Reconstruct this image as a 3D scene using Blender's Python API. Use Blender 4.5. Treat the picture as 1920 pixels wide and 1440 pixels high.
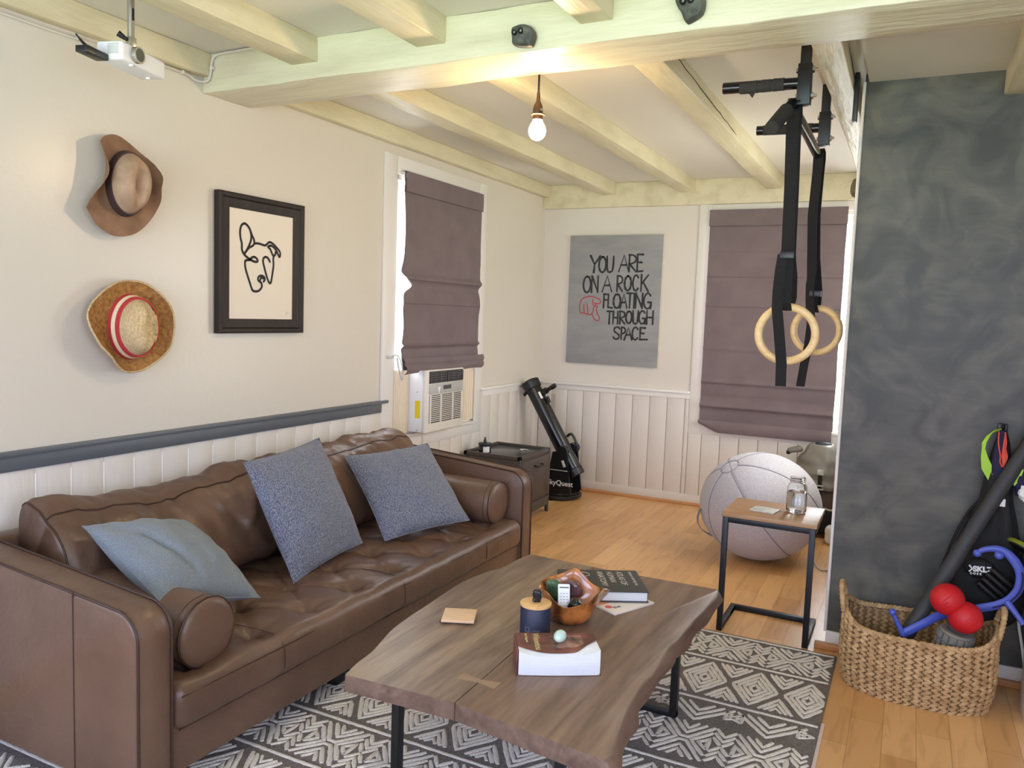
import bpy, bmesh, math, random
from mathutils import Matrix, Vector, noise as mnoise
for _o in list(bpy.data.objects):
    bpy.data.objects.remove(_o, do_unlink=True)
SC = bpy.context.scene
COL = SC.collection
random.seed(7)
PI = math.pi


def lin(c):
    c = c / 255.0
    return c / 12.92 if c <= 0.04045 else ((c + 0.055) / 1.055) ** 2.4


def rgb(c):
    return (lin(c[0]), lin(c[1]), lin(c[2]), 1.0)


# ---------------------------------------------------------------- camera
cam_d = bpy.data.cameras.new('camera')
cam = bpy.data.objects.new('camera', cam_d)
COL.objects.link(cam)
YAW, PITCH, ROLL = -0.464936, 0.088973, -0.035264
fwd = Vector((math.sin(YAW) * math.cos(PITCH), math.cos(YAW) * math.cos(PITCH), -math.sin(PITCH)))
rgt0 = Vector((math.cos(YAW), -math.sin(YAW), 0))
dwn0 = fwd.cross(rgt0)
rgt = math.cos(ROLL) * rgt0 + math.sin(ROLL) * dwn0
dwn = -math.sin(ROLL) * rgt0 + math.cos(ROLL) * dwn0
mw = Matrix((rgt, -dwn, -fwd)).transposed().to_4x4()
mw.translation = Vector((2.907, -6.321, 1.5))
cam.matrix_world = mw
cam_d.sensor_width = 36.0
cam_d.lens = 27.85
cam_d.clip_start = 0.02
SC.camera = cam

# ---------------------------------------------------------------- light and exposure
SC.view_settings.view_transform = 'Standard'
SC.view_settings.look = 'None'
SC.view_settings.gamma = 1.0
SC.view_settings.exposure = 0.0
SC.view_settings.use_curve_mapping = False
try:
    SC.cycles.max_bounces = 10
    SC.cycles.diffuse_bounces = 6
    SC.cycles.transparent_max_bounces = 12
    SC.cycles.sample_clamp_indirect = 6.0
    SC.cycles.caustics_reflective = False
    SC.cycles.caustics_refractive = False
except Exception:
    pass

wd = bpy.data.worlds.new('daylight')
SC.world = wd
wd.use_nodes = True
wn = wd.node_tree.nodes
wl = wd.node_tree.links
wn.clear()
w_out = wn.new('ShaderNodeOutputWorld')
w_bg = wn.new('ShaderNodeBackground')
w_tc = wn.new('ShaderNodeTexCoord')
w_sep = wn.new('ShaderNodeSeparateXYZ')
w_rmp = wn.new('ShaderNodeValToRGB')
w_map = wn.new('ShaderNodeMapRange')
w_map.inputs['From Min'].default_value = -1
w_map.inputs['From Max'].default_value = 1
wl.new(w_tc.outputs['Generated'], w_sep.inputs[0])
wl.new(w_sep.outputs['Z'], w_map.inputs['Value'])
wl.new(w_map.outputs[0], w_rmp.inputs[0])
e = w_rmp.color_ramp.elements
e[0].position = 0.44
e[0].color = (0.58, 0.68, 0.42, 1)
e[1].position = 0.56
e[1].color = (0.86, 0.92, 1.0, 1)
wl.new(w_rmp.outputs[0], w_bg.inputs['Color'])
w_bg.inputs['Strength'].default_value = 3.2
wl.new(w_bg.outputs[0], w_out.inputs[0])


def area(name, loc, target, sx, sy, power, col, spread=PI):
    d = bpy.data.lights.new(name, 'AREA')
    d.shape = 'RECTANGLE'
    d.size, d.size_y = sx, sy
    d.energy = power
    d.color = col
    d.spread = spread
    o = bpy.data.objects.new(name, d)
    COL.objects.link(o)
    o.location = loc
    o.rotation_euler = (Vector(target) - Vector(loc)).to_track_quat('-Z', 'Y').to_euler()
    return o


# daylight entering by the two rear windows, the side window and the two far windows
area('rear_window_daylight', (1.35, -7.93, 1.55), (1.35, 0, 0.7), 1.5, 1.4, 60, (0.54, 0.64, 1.0))
area('rear_window_daylight_b', (3.35, -7.93, 1.55), (3.2, 0, 0.7), 1.1, 1.4, 50, (0.54, 0.64, 1.0))
area('right_window_daylight', (4.15, -5.95, 1.5), (0, -4.9, 0.7), 1.2, 1.3, 34, (0.60, 0.70, 1.0))
area('lawn_bounce', (2.3, -7.93, 1.1), (1.9, -5.0, 2.9), 2.6, 0.4, 21, (0.66, 1.0, 0.46), 1.1)
area('side_window_daylight', (0.05, -6.1, 1.5), (3.0, -5.2, 0.8), 1.0, 1.3, 10, (0.56, 0.66, 1.0))
area('far_window_glow', (2.03, 0.10, 1.45), (2.03, -3, 1.45), 1.2, 1.75, 130, (0.95, 0.97, 1.0))
area('left_window_glow', (-0.10, -1.7, 1.5), (3, -1.7, 1.5), 1.0, 1.6, 100, (0.95, 0.97, 1.0))
area('alcove_added_fill', (2.70, -1.35, 1.5), (0, -1.2, 1.1), 1.1, 1.3, 24, (1.0, 0.94, 0.86))  # added fill for the dim far end, set at an invented window


# ---------------------------------------------------------------- mesh helpers
class MB:
    """Collects shapes; build() links them as one mesh object."""

    def __init__(s):
        s.v, s.f, s.m = [], [], []

    def add(s, vs, fs, mi=0):
        b = len(s.v)
        s.v += [Vector(p) for p in vs]
        for f in fs:
            s.f.append([b + i for i in f])
            s.m.append(mi)
        return s

    def box(s, lo, hi, mi=0):
        x0, y0, z0 = lo
        x1, y1, z1 = hi
        return s.add([(x0, y0, z0), (x1, y0, z0), (x1, y1, z0), (x0, y1, z0), (x0, y0, z1), (x1, y0, z1), (x1, y1, z1), (x0, y1, z1)],
                     [(0, 3, 2, 1), (4, 5, 6, 7), (0, 1, 5, 4), (1, 2, 6, 5), (2, 3, 7, 6), (3, 0, 4, 7)], mi)

    def rbox(s, lo, hi, r=0.005, seg=2, n=(1, 1, 1), disp=None, M=None, mi=0):
        lo, hi = Vector(lo), Vector(hi)
        r = min(r, min((hi[i] - lo[i]) * 0.499 for i in range(3)))

        def ticks(a, b, k):
            t = [a + r * (1 - math.cos(PI / 2 * i / seg)) for i in range(seg)]
            inner = [a + r + (b - a - 2 * r) * i / k for i in range(k + 1)]
            e_ = [b - r * (1 - math.cos(PI / 2 * i / seg)) for i in range(seg - 1, -1, -1)]
            return t + inner + e_
        T = [ticks(lo[i], hi[i], n[i]) for i in range(3)]
        il, ih = lo + Vector((r, r, r)), hi - Vector((r, r, r))
        idx = {}
        vs, fs = [], []

        def vert(p):
            key = (round(p[0], 6), round(p[1], 6), round(p[2], 6))
            if key in idx:
                return idx[key]
            q = Vector(p)
            c = Vector([min(max(q[i], il[i]), ih[i]) for i in range(3)])
            d = q - c
            if d.length > 1e-9:
                nn = d.normalized()
                out = c + nn * r
            else:
                nn = Vector((0, 0, 1))
                out = q
            if disp:
                out = disp(out, nn)
            if M:
                out = M @ out
            idx[key] = len(vs)
            vs.append(out)
            return idx[key]
        for ax in range(3):
            a, b = (ax + 1) % 3, (ax + 2) % 3
            for side in (0, 1):
                w = T[ax][0] if side == 0 else T[ax][-1]
                for i in range(len(T[a]) - 1):
                    for j in range(len(T[b]) - 1):
                        q = []
                        for (ii, jj) in ((i, j), (i + 1, j), (i + 1, j + 1), (i, j + 1)):
                            p = [0, 0, 0]
                            p[ax], p[a], p[b] = w, T[a][ii], T[b][jj]
                            q.append(vert(p))
                        if side == 0:
                            q.reverse()
                        if len(set(q)) >= 3:
                            fs.append(q)
        return s.add(vs, fs, mi)

    def tube(s, pts, r, n=8, closed=False, cap=True, mi=0):
        pts = [Vector(p) for p in pts]
        k = len(pts)
        rr = r if isinstance(r, (list, tuple)) else [r] * k
        tang = []
        for i in range(k):
            a = pts[(i - 1) % k] if (closed or i > 0) else pts[i]
            b = pts[(i + 1) % k] if (closed or i < k - 1) else pts[i]
            t = (b - a)
            tang.append(t.normalized() if t.length > 1e-9 else Vector((0, 0, 1)))
        up = Vector((0, 0, 1)) if abs(tang[0].z) < 0.9 else Vector((1, 0, 0))
        nrm = (up - tang[0] * up.dot(tang[0])).normalized()
        vs, fs = [], []
        for i in range(k):
            if i:
                nrm = nrm - tang[i] * nrm.dot(tang[i])
                nrm = nrm.normalized() if nrm.length > 1e-6 else tang[i].orthogonal().normalized()
            bn = tang[i].cross(nrm)
            for j in range(n):
                a = 2 * PI * j / n
                vs.append(pts[i] + (nrm * math.cos(a) + bn * math.sin(a)) * rr[i])
        m = k if closed else k - 1
        for i in range(m):
            for j in range(n):
                i2 = (i + 1) % k
                fs.append((i * n + j, i * n + (j + 1) % n, i2 * n + (j + 1) % n, i2 * n + j))
        if cap and not closed:
            fs.append(tuple(range(n - 1, -1, -1)))
            fs.append(tuple((k - 1) * n + j for j in range(n)))
        return s.add(vs, fs, mi)

    def lathe(s, prof, n=32, M=None, mi=0, wob=None):
        vs, fs = [], []
        for (r, z) in prof:
            for j in range(n):
                a = 2 * PI * j / n
                rr = r * (wob(a, z) if wob else 1)
                p = Vector((rr * math.cos(a), rr * math.sin(a), z))
                vs.append(M @ p if M else p)
        for i in range(len(prof) - 1):
            for j in range(n):
                fs.append((i * n + j, i * n + (j + 1) % n, (i + 1) * n + (j + 1) % n, (i + 1) * n + j))
        if prof[0][0] > 1e-5:
            fs.append(tuple(range(n - 1, -1, -1)))
        if prof[-1][0] > 1e-5:
            fs.append(tuple((len(prof) - 1) * n + j for j in range(n)))
        return s.add(vs, fs, mi)

    def prism(s, poly, f0, f1, mi=0):
        """poly 2D; f0/f1 map (u,v) to the two faces."""
        n = len(poly)
        vs = [f0(*p) for p in poly] + [f1(*p) for p in poly]
        fs = [tuple(range(n - 1, -1, -1)), tuple(range(n, 2 * n))]
        for i in range(n):
            j = (i + 1) % n
            fs.append((i, j, n + j, n + i))
        return s.add(vs, fs, mi)

    def loft(s, rings, closed=True, cap=True, mi=0):
        n = len(rings[0])
        vs = [p for r in rings for p in r]
        fs = []
        for i in range(len(rings) - 1):
            for j in range(n if closed else n - 1):
                k = (j + 1) % n
                fs.append((i * n + j, i * n + k, (i + 1) * n + k, (i + 1) * n + j))
        if cap and closed:
            fs.append(tuple(range(n - 1, -1, -1)))
            fs.append(tuple((len(rings) - 1) * n + j for j in range(n)))
        return s.add(vs, fs, mi)

    def grid(s, fn, nu, nv, mi=0):
        vs = [fn(i / nu, j / nv) for i in range(nu + 1) for j in range(nv + 1)]
        fs = [(i * (nv + 1) + j, (i + 1) * (nv + 1) + j, (i + 1) * (nv + 1) + j + 1, i * (nv + 1) + j + 1) for i in range(nu) for j in range(nv)]
        return s.add(vs, fs, mi)

    def strap(s, path, width, thick=0.003, mi=0):
        """flat webbing: path of (point, width direction)."""
        rings = []
        for i, (p, wdir) in enumerate(path):
            p, wdir = Vector(p), Vector(wdir).normalized()
            a = Vector(path[max(i - 1, 0)][0])
            b = Vector(path[min(i + 1, len(path) - 1)][0])
            t = (b - a).normalized()
            nn = t.cross(wdir).normalized()
            w = width[i] if isinstance(width, (list, tuple)) else width
            rings.append([p - wdir * w / 2 - nn * thick / 2, p + wdir * w / 2 - nn * thick / 2, p + wdir * w / 2 + nn * thick / 2, p - wdir * w / 2 + nn * thick / 2])
        return s.loft(rings, mi=mi)

    def brush(s, pts, w, fmap, closed=False, mi=0):
        """painted stroke: flat ribbon of width w with rounded ends; fmap maps (u,v) to 3D."""
        k = len(pts)
        L, R = [], []
        ws = w if isinstance(w, (list, tuple)) else [w] * k
        for i in range(k):
            a = pts[max(i - 1, 0)]
            b = pts[min(i + 1, k - 1)]
            tx, ty = b[0] - a[0], b[1] - a[1]
            l = math.hypot(tx, ty) or 1
            nx, ny = -ty / l, tx / l
            L.append((pts[i][0] + nx * ws[i] / 2, pts[i][1] + ny * ws[i] / 2))
            R.append((pts[i][0] - nx * ws[i] / 2, pts[i][1] - ny * ws[i] / 2))

        def capp(c, p, q, wv):
            a0 = math.atan2(p[1] - c[1], p[0] - c[0])
            return [(c[0] + math.cos(a0 + PI * t / 4) * wv / 2, c[1] + math.sin(a0 + PI * t / 4) * wv / 2) for t in (1, 2, 3)]
        n = k
        vs = [fmap(*p) for p in L] + [fmap(*p) for p in R]
        fs = [(i, i + 1, n + i + 1, n + i) for i in range(n - 1)]
        b = len(vs)
        vs += [fmap(*p) for p in capp(pts[0], L[0], R[0], ws[0])]
        fs.append((0, b, b + 1, b + 2, n))
        b = len(vs)
        vs += [fmap(*p) for p in capp(pts[-1], R[-1], L[-1], ws[-1])]
        fs.append((2 * n - 1, b, b + 1, b + 2, n - 1))
        return s.add(vs, fs, mi)

    def xf(s, M):
        s.v = [M @ p for p in s.v]
        return s

    def build(s, name, mats, parent=None, org=None, smooth=35, weld=True):
        if parent is not None:
            org = ORG[parent.name]
        elif org is None:
            org = Vector((0, 0, 0))
        org = Vector(org)
        me = bpy.data.meshes.new(name)
        bm = bmesh.new()
        bv = [bm.verts.new(p - org) for p in s.v]
        for f, mi in zip(s.f, s.m):
            if len(set(f)) < 3:
                continue
            try:
                bf = bm.faces.new([bv[i] for i in f])
                bf.material_index = mi
            except ValueError:
                pass
        if weld:
            bmesh.ops.remove_doubles(bm, verts=bm.verts, dist=1e-5)
        bmesh.ops.recalc_face_normals(bm, faces=bm.faces)
        bm.to_mesh(me)
        bm.free()
        if not isinstance(mats, (list, tuple)):
            mats = [mats]
        for mt in mats:
            me.materials.append(mt)
        if smooth:
            me.polygons.foreach_set('use_smooth', [True] * len(me.polygons))
            me.set_sharp_from_angle(angle=math.radians(smooth))
        o = bpy.data.objects.new(name, me)
        COL.objects.link(o)
        if parent is not None:
            o.parent = parent
            ORG[o.name] = org
        else:
            o.location = org
            ORG[o.name] = org
        return o


ORG = {}


def tag(o, label, cat, group=None, kind=None):
    o['label'] = label
    o['category'] = cat
    if group:
        o['group'] = group
    if kind:
        o['kind'] = kind
    return o


def thing(name, label, cat, loc, group=None):
    o = bpy.data.objects.new(name, None)
    o.empty_display_size = 0.1
    COL.objects.link(o)
    o.location = loc
    ORG[o.name] = Vector(loc)
    return tag(o, label, cat, group)


def structure(o, label, cat):
    return tag(o, label, cat, kind='structure')


def text_mesh(txt, size, M, mat, name, parent, extrude=0.0006, align='LEFT', bold=0.0, spacing=1.0):
    cu = bpy.data.curves.new('lettering', 'FONT')
    cu.body = txt
    cu.size = size
    cu.extrude = extrude
    cu.offset = bold
    cu.align_x = align
    cu.space_character = spacing
    to = bpy.data.objects.new('lettering', cu)
    COL.objects.link(to)
    dg = bpy.context.evaluated_depsgraph_get()
    me = bpy.data.meshes.new_from_object(to.evaluated_get(dg))
    bpy.data.objects.remove(to, do_unlink=True)
    org = ORG[parent.name]
    me.transform(Matrix.Translation(-org) @ M)
    me.materials.clear()
    me.materials.append(mat)
    o = bpy.data.objects.new(name, me)
    COL.objects.link(o)
    o.parent = parent
    ORG[o.name] = org
    return o


def frame_m(origin, xdir, ydir):
    x = Vector(xdir).normalized()
    y = Vector(ydir)
    y = (y - x * y.dot(x)).normalized()
    z = x.cross(y)
    m = Matrix((x, y, z)).transposed().to_4x4()
    m.translation = Vector(origin)
    return m


def smooth_path(pts, sub=6, closed=False):
    P = [Vector(p) if len(p) == 3 else Vector((p[0], p[1], 0)) for p in pts]
    n = len(P)
    out = []
    rng = n if closed else n - 1
    for i in range(rng):
        p0 = P[(i - 1) % n] if (closed or i > 0) else P[i]
        p1 = P[i]
        p2 = P[(i + 1) % n]
        p3 = P[(i + 2) % n] if (closed or i + 2 < n) else P[min(i + 1, n - 1)]
        for k in range(sub):
            t = k / sub
            out.append(0.5 * ((2 * p1) + (-p0 + p2) * t + (2 * p0 - 5 * p1 + 4 * p2 - p3) * t * t + (-p0 + 3 * p1 - 3 * p2 + p3) * t ** 3))
    if not closed:
        out.append(P[-1])
    return out


def nz(x, y, z=0.0):
    return mnoise.noise(Vector((x, y, z)))


# ---------------------------------------------------------------- materials
def mat(name, col, rough=0.5, metal=0.0, col2=None, nscale=5.0, ndet=4.0, stretch=(1, 1, 1), lo=0.35, hi=0.65,
        bump=0.0, bscale=60.0, bdet=3.0, bstretch=None, coat=0.0, sheen=0.0, rough2=None, spec=None, trans=0.0):
    m = bpy.data.materials.new(name)
    m.use_nodes = True
    N, L = m.node_tree.nodes, m.node_tree.links
    b = N['Principled BSDF']
    b.inputs['Base Color'].default_value = rgb(col)
    b.inputs['Roughness'].default_value = rough
    b.inputs['Metallic'].default_value = metal
    b.inputs['Coat Weight'].default_value = coat
    b.inputs['Sheen Weight'].default_value = sheen
    if spec is not None:
        b.inputs['Specular IOR Level'].default_value = spec
    tc = N.new('ShaderNodeTexCoord')
    if col2 is not None:
        mp = N.new('ShaderNodeMapping')
        mp.inputs['Scale'].default_value = stretch
        L.new(tc.outputs['Object'], mp.inputs[0])
        nt = N.new('ShaderNodeTexNoise')
        nt.inputs['Scale'].default_value = nscale
        nt.inputs['Detail'].default_value = ndet
        L.new(mp.outputs[0], nt.inputs['Vector'])
        rp = N.new('ShaderNodeValToRGB')
        rp.color_ramp.elements[0].position = lo
        rp.color_ramp.elements[0].color = rgb(col)
        rp.color_ramp.elements[1].position = hi
        rp.color_ramp.elements[1].color = rgb(col2)
        L.new(nt.outputs['Fac'], rp.inputs[0])
        L.new(rp.outputs[0], b.inputs['Base Color'])
        if rough2 is not None:
            mr = N.new('ShaderNodeMapRange')
            mr.inputs['To Min'].default_value = rough
            mr.inputs['To Max'].default_value = rough2
            L.new(nt.outputs['Fac'], mr.inputs['Value'])
            L.new(mr.outputs[0], b.inputs['Roughness'])
    if bump:
        mp2 = N.new('ShaderNodeMapping')
        mp2.inputs['Scale'].default_value = bstretch or (1, 1, 1)
        L.new(tc.outputs['Object'], mp2.inputs[0])
        nb = N.new('ShaderNodeTexNoise')
        nb.inputs['Scale'].default_value = bscale
        nb.inputs['Detail'].default_value = bdet
        L.new(mp2.outputs[0], nb.inputs['Vector'])
        bp = N.new('ShaderNodeBump')
        bp.inputs['Strength'].default_value = bump
        bp.inputs['Distance'].default_value = 0.006
        L.new(nb.outputs['Fac'], bp.inputs['Height'])
        L.new(bp.outputs[0], b.inputs['Normal'])
    return m


def wood(name, cols, scale=3.0, along='Y', rough=0.4, bump=0.1, dist=2.5, coat=0.0, fine=60):
    """grain stretched along one axis, colours cycled through a ramp."""
    m = bpy.data.materials.new(name)
    m.use_nodes = True
    N, L = m.node_tree.nodes, m.node_tree.links
    b = N['Principled BSDF']
    b.inputs['Roughness'].default_value = rough
    b.inputs['Coat Weight'].default_value = coat
    tc = N.new('ShaderNodeTexCoord')
    mp = N.new('ShaderNodeMapping')
    st = [1, 1, 1]
    st['XYZ'.index(along)] = 0.10
    mp.inputs['Scale'].default_value = st
    L.new(tc.outputs['Object'], mp.inputs[0])
    n1 = N.new('ShaderNodeTexNoise')
    n1.inputs['Scale'].default_value = scale
    n1.inputs['Detail'].default_value = 5
    n1.inputs['Distortion'].default_value = dist
    L.new(mp.outputs[0], n1.inputs['Vector'])
    n2 = N.new('ShaderNodeTexNoise')
    n2.inputs['Scale'].default_value = fine
    n2.inputs['Detail'].default_value = 3
    L.new(mp.outputs[0], n2.inputs['Vector'])
    mx = N.new('ShaderNodeMix')
    mx.inputs[0].default_value = 0.28
    L.new(n1.outputs['Fac'], mx.inputs[2])
    L.new(n2.outputs['Fac'], mx.inputs[3])
    rp = N.new('ShaderNodeValToRGB')
    els = rp.color_ramp.elements
    while len(els) < len(cols):
        els.new(0.5)
    for i, c in enumerate(cols):
        els[i].position = 0.3 + 0.4 * i / (len(cols) - 1)
        els[i].color = rgb(c)
    L.new(mx.outputs[0], rp.inputs[0])
    L.new(rp.outputs[0], b.inputs['Base Color'])
    if bump:
        bp = N.new('ShaderNodeBump')
        bp.inputs['Strength'].default_value = bump
        bp.inputs['Distance'].default_value = 0.003
        L.new(mx.outputs[0], bp.inputs['Height'])
        L.new(bp.outputs[0], b.inputs['Normal'])
    return m


def glass(name, tint=(1, 1, 1), gloss=0.12):
    m = bpy.data.materials.new(name)
    m.use_nodes = True
    N, L = m.node_tree.nodes, m.node_tree.links
    N.clear()
    o = N.new('ShaderNodeOutputMaterial')
    t = N.new('ShaderNodeBsdfTransparent')
    t.inputs[0].default_value = (*tint, 1)
    g = N.new('ShaderNodeBsdfGlossy')
    g.inputs['Roughness'].default_value = 0.03
    mx = N.new('ShaderNodeMixShader')
    mx.inputs[0].default_value = 0.05
    L.new(t.outputs[0], mx.inputs[1])
    L.new(g.outputs[0], mx.inputs[2])
    L.new(mx.outputs[0], o.inputs[0])
    return m


def real_glass(name, ior=1.45, tint=(1, 1, 1), rough=0.0):
    m = bpy.data.materials.new(name)
    m.use_nodes = True
    b = m.node_tree.nodes['Principled BSDF']
    b.inputs['Base Color'].default_value = (*tint, 1)
    b.inputs['Transmission Weight'].default_value = 1
    b.inputs['Roughness'].default_value = rough
    b.inputs['IOR'].default_value = ior
    return m


def emit(name, col, s):
    m = bpy.data.materials.new(name)
    m.use_nodes = True
    N, L = m.node_tree.nodes, m.node_tree.links
    N.clear()
    o = N.new('ShaderNodeOutputMaterial')
    e_ = N.new('ShaderNodeEmission')
    e_.inputs[0].default_value = (*col, 1)
    e_.inputs[1].default_value = s
    L.new(e_.outputs[0], o.inputs[0])
    return m


def floor_mat():
    m = bpy.data.materials.new('maple_floorboards')
    m.use_nodes = True
    N, L = m.node_tree.nodes, m.node_tree.links
    b = N['Principled BSDF']
    tc = N.new('ShaderNodeTexCoord')
    sp = N.new('ShaderNodeSeparateXYZ')
    cb = N.new('ShaderNodeCombineXYZ')
    L.new(tc.outputs['Object'], sp.inputs[0])
    L.new(sp.outputs['Y'], cb.inputs['X'])
    L.new(sp.outputs['X'], cb.inputs['Y'])
    bt = N.new('ShaderNodeTexBrick')
    bt.offset = 0.37
    bt.inputs['Scale'].default_value = 1
    bt.inputs['Brick Width'].default_value = 0.62
    bt.inputs['Row Height'].default_value = 0.112
    bt.inputs['Mortar Size'].default_value = 0.0011
    bt.inputs['Mortar Smooth'].default_value = 0.6
    bt.inputs['Color1'].default_value = rgb((228, 182, 126))
    bt.inputs['Color2'].default_value = rgb((204, 154, 98))
    bt.inputs['Mortar'].default_value = rgb((150, 104, 60))
    L.new(cb.outputs[0], bt.inputs['Vector'])
    mp = N.new('ShaderNodeMapping')
    mp.inputs['Scale'].default_value = (9, 1.2, 1)
    L.new(tc.outputs['Object'], mp.inputs[0])
    n1 = N.new('ShaderNodeTexNoise')
    n1.inputs['Scale'].default_value = 2.2
    n1.inputs['Detail'].default_value = 6
    n1.inputs['Distortion'].default_value = 1.0
    L.new(mp.outputs[0], n1.inputs['Vector'])
    rp = N.new('ShaderNodeValToRGB')
    rp.color_ramp.elements[0].position = 0.25
    rp.color_ramp.elements[0].color = (0.66, 0.60, 0.54, 1)
    rp.color_ramp.elements[1].position = 0.5
    rp.color_ramp.elements[1].color = (1, 1, 1, 1)
    L.new(n1.outputs['Fac'], rp.inputs[0])
    mx = N.new('ShaderNodeMix')
    mx.data_type = 'RGBA'
    mx.blend_type = 'MULTIPLY'
    mx.inputs[0].default_value = 0.75
    L.new(bt.outputs['Color'], mx.inputs[6])
    L.new(rp.outputs[0], mx.inputs[7])
    L.new(mx.outputs[2], b.inputs['Base Color'])
    b.inputs['Roughness'].default_value = 0.32
    bp = N.new('ShaderNodeBump')
    bp.inputs['Strength'].default_value = 0.12
    bp.inputs['Distance'].default_value = 0.002
    bp.invert = True
    L.new(bt.outputs['Fac'], bp.inputs['Height'])
    L.new(bp.outputs[0], b.inputs['Normal'])
    return m


def blind_mat():
    m = mat('mauve_blind_fabric', (116, 103, 105), 0.9, col2=(124, 110, 112), nscale=6, bump=0.1, bscale=700)
    N, L = m.node_tree.nodes, m.node_tree.links
    b = N['Principled BSDF']
    tr = N.new('ShaderNodeBsdfTranslucent')
    tr.inputs[0].default_value = rgb((150, 120, 122))
    mx = N.new('ShaderNodeMixShader')
    mx.inputs[0].default_value = 0.03
    out = N['Material Output']
    L.new(b.outputs[0], mx.inputs[1])
    L.new(tr.outputs[0], mx.inputs[2])
    L.new(mx.outputs[0], out.inputs[0])
    return m


def plaster_mat():
    m = bpy.data.materials.new('mottled_charcoal_plaster')
    m.use_nodes = True
    N, L = m.node_tree.nodes, m.node_tree.links
    b = N['Principled BSDF']
    b.inputs['Roughness'].default_value = 0.5
    tc = N.new('ShaderNodeTexCoord')
    acc = None
    for sc_, det, dis, st, wgt in ((1.3, 4, 0.8, (1, 1, 1), 0.50), (4.5, 9, 1.6, (1, 1, 1), 0.75), (9.0, 6, 0.5, (0.6, 1, 4), 0.13)):
        mp = N.new('ShaderNodeMapping')
        mp.inputs['Scale'].default_value = st
        L.new(tc.outputs['Object'], mp.inputs[0])
        nt = N.new('ShaderNodeTexNoise')
        nt.inputs['Scale'].default_value = sc_
        nt.inputs['Detail'].default_value = det
        nt.inputs['Distortion'].default_value = dis
        L.new(mp.outputs[0], nt.inputs['Vector'])
        ma = N.new('ShaderNodeMath')
        ma.operation = 'MULTIPLY_ADD'
        ma.inputs[1].default_value = wgt
        L.new(nt.outputs['Fac'], ma.inputs[0])
        if acc is None:
            ma.inputs[2].default_value = 0.0
        else:
            L.new(acc, ma.inputs[2])
        acc = ma.outputs[0]
    rp = N.new('ShaderNodeValToRGB')
    els = rp.color_ramp.elements
    els[0].position, els[0].color = 0.56, rgb((64, 64, 61))
    els[1].position, els[1].color = 0.84, rgb((99, 97, 87))
    k = els.new(0.68)
    k.color = rgb((79, 78, 73))
    L.new(acc, rp.inputs[0])
    L.new(rp.outputs[0], b.inputs['Base Color'])
    bp = N.new('ShaderNodeBump')
    bp.inputs['Strength'].default_value = 0.15
    bp.inputs['Distance'].default_value = 0.003
    L.new(acc, bp.inputs['Height'])
    L.new(bp.outputs[0], b.inputs['Normal'])
    return m


M = {}
M['wall'] = mat('cream_wall_paint', (216, 209, 196), 0.30, bump=0.12, bscale=35, bdet=5)
M['wallB'] = mat('white_wall_paint', (218, 211, 200), 0.45, bump=0.12, bscale=30, bdet=5)
M['plank'] = mat('white_plank_paint', (218, 211, 203), 0.5, bump=0.35, bscale=40, bstretch=(1, 1, 0.12), bdet=6)
M['gap'] = mat('plank_gap', (120, 104, 90), 0.9)
M['caulk'] = mat('caulk_bead', (246, 244, 240), 0.5)
M['trimw'] = mat('white_trim_paint', (230, 226, 220), 0.4, bump=0.08, bscale=40)
M['rail'] = mat('slate_rail_paint', (92, 97, 105), 0.4, bump=0.05, bscale=60)
M['ceil'] = mat('ceiling_paint', (215, 210, 200), 0.6, bump=0.1, bscale=20)
M['joist'] = mat('cream_joist_paint', (216, 207, 176), 0.45, col2=(196, 186, 152), nscale=9, ndet=7, stretch=(1, 0.25, 1), lo=0.45, hi=0.75, bump=1.0, bscale=30, bstretch=(1, 0.15, 1), bdet=9)
M['beam'] = mat('cream_beam_paint', (214, 209, 184), 0.42, col2=(198, 192, 166), nscale=9, ndet=7, stretch=(0.25, 1, 1), lo=0.45, hi=0.75, bump=1.0, bscale=26, bstretch=(0.18, 1, 1), bdet=9)
M['floor'] = floor_mat()
M['shoe'] = wood('oak_shoe_moulding', [(176, 120, 74), (200, 146, 96)], 4, 'X', 0.4, 0.05)
M['dark'] = plaster_mat()
M['leather'] = mat('brown_leather', (90, 67, 54), 0.30, col2=(110, 84, 68), nscale=3.0, ndet=5, bump=0.35, bscale=34, bdet=8, rough2=0.44)
M['leatherdark'] = mat('dark_leather_piping', (58, 36, 27), 0.45)
M['denim'] = mat('heather_blue_fabric', (70, 78, 100), 0.95, col2=(136, 139, 152), nscale=260, ndet=2, stretch=(1, 1, 0.5), lo=0.36, hi=0.64, bump=0.35, bscale=500, sheen=0.2)
M['steelblue'] = mat('heather_grey_blue_fabric', (100, 112, 126), 0.95, col2=(134, 139, 142), nscale=260, ndet=3, lo=0.30, hi=0.70, bump=0.35, bscale=500, sheen=0.2)
M['seam'] = mat('pale_seam_thread', (176, 186, 198), 0.8)
M['walnut'] = wood('grey_brown_acacia', [(78, 61, 50), (116, 96, 80), (150, 128, 106), (104, 84, 69)], 5.5, 'Y', 0.38, 0.04, 1.8, coat=0.0)
M['walnut2'] = wood('red_brown_acacia', [(80, 60, 48), (118, 94, 78), (146, 120, 99)], 6.5, 'Y', 0.38, 0.04, 2.2, coat=0.0)
M['bark'] = wood('raw_edge_acacia', [(78, 58, 48), (104, 82, 70), (126, 102, 88)], 6, 'Y', 0.5, 0.2, 2.5)
M['inlay'] = wood('inlay_acacia', [(132, 104, 84), (156, 128, 104)], 8, 'X', 0.35, 0.03)
M['blackmetal'] = mat('black_powder_coat', (16, 17, 20), 0.42, bump=0.05, bscale=300)
M['navymetal'] = mat('dark_blue_black_steel', (16, 19, 27), 0.45)
M['blackplastic'] = mat('black_plastic', (20, 20, 21), 0.38)
M['blackgloss'] = mat('gloss_black_tube', (16, 16, 18), 0.2)
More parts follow.
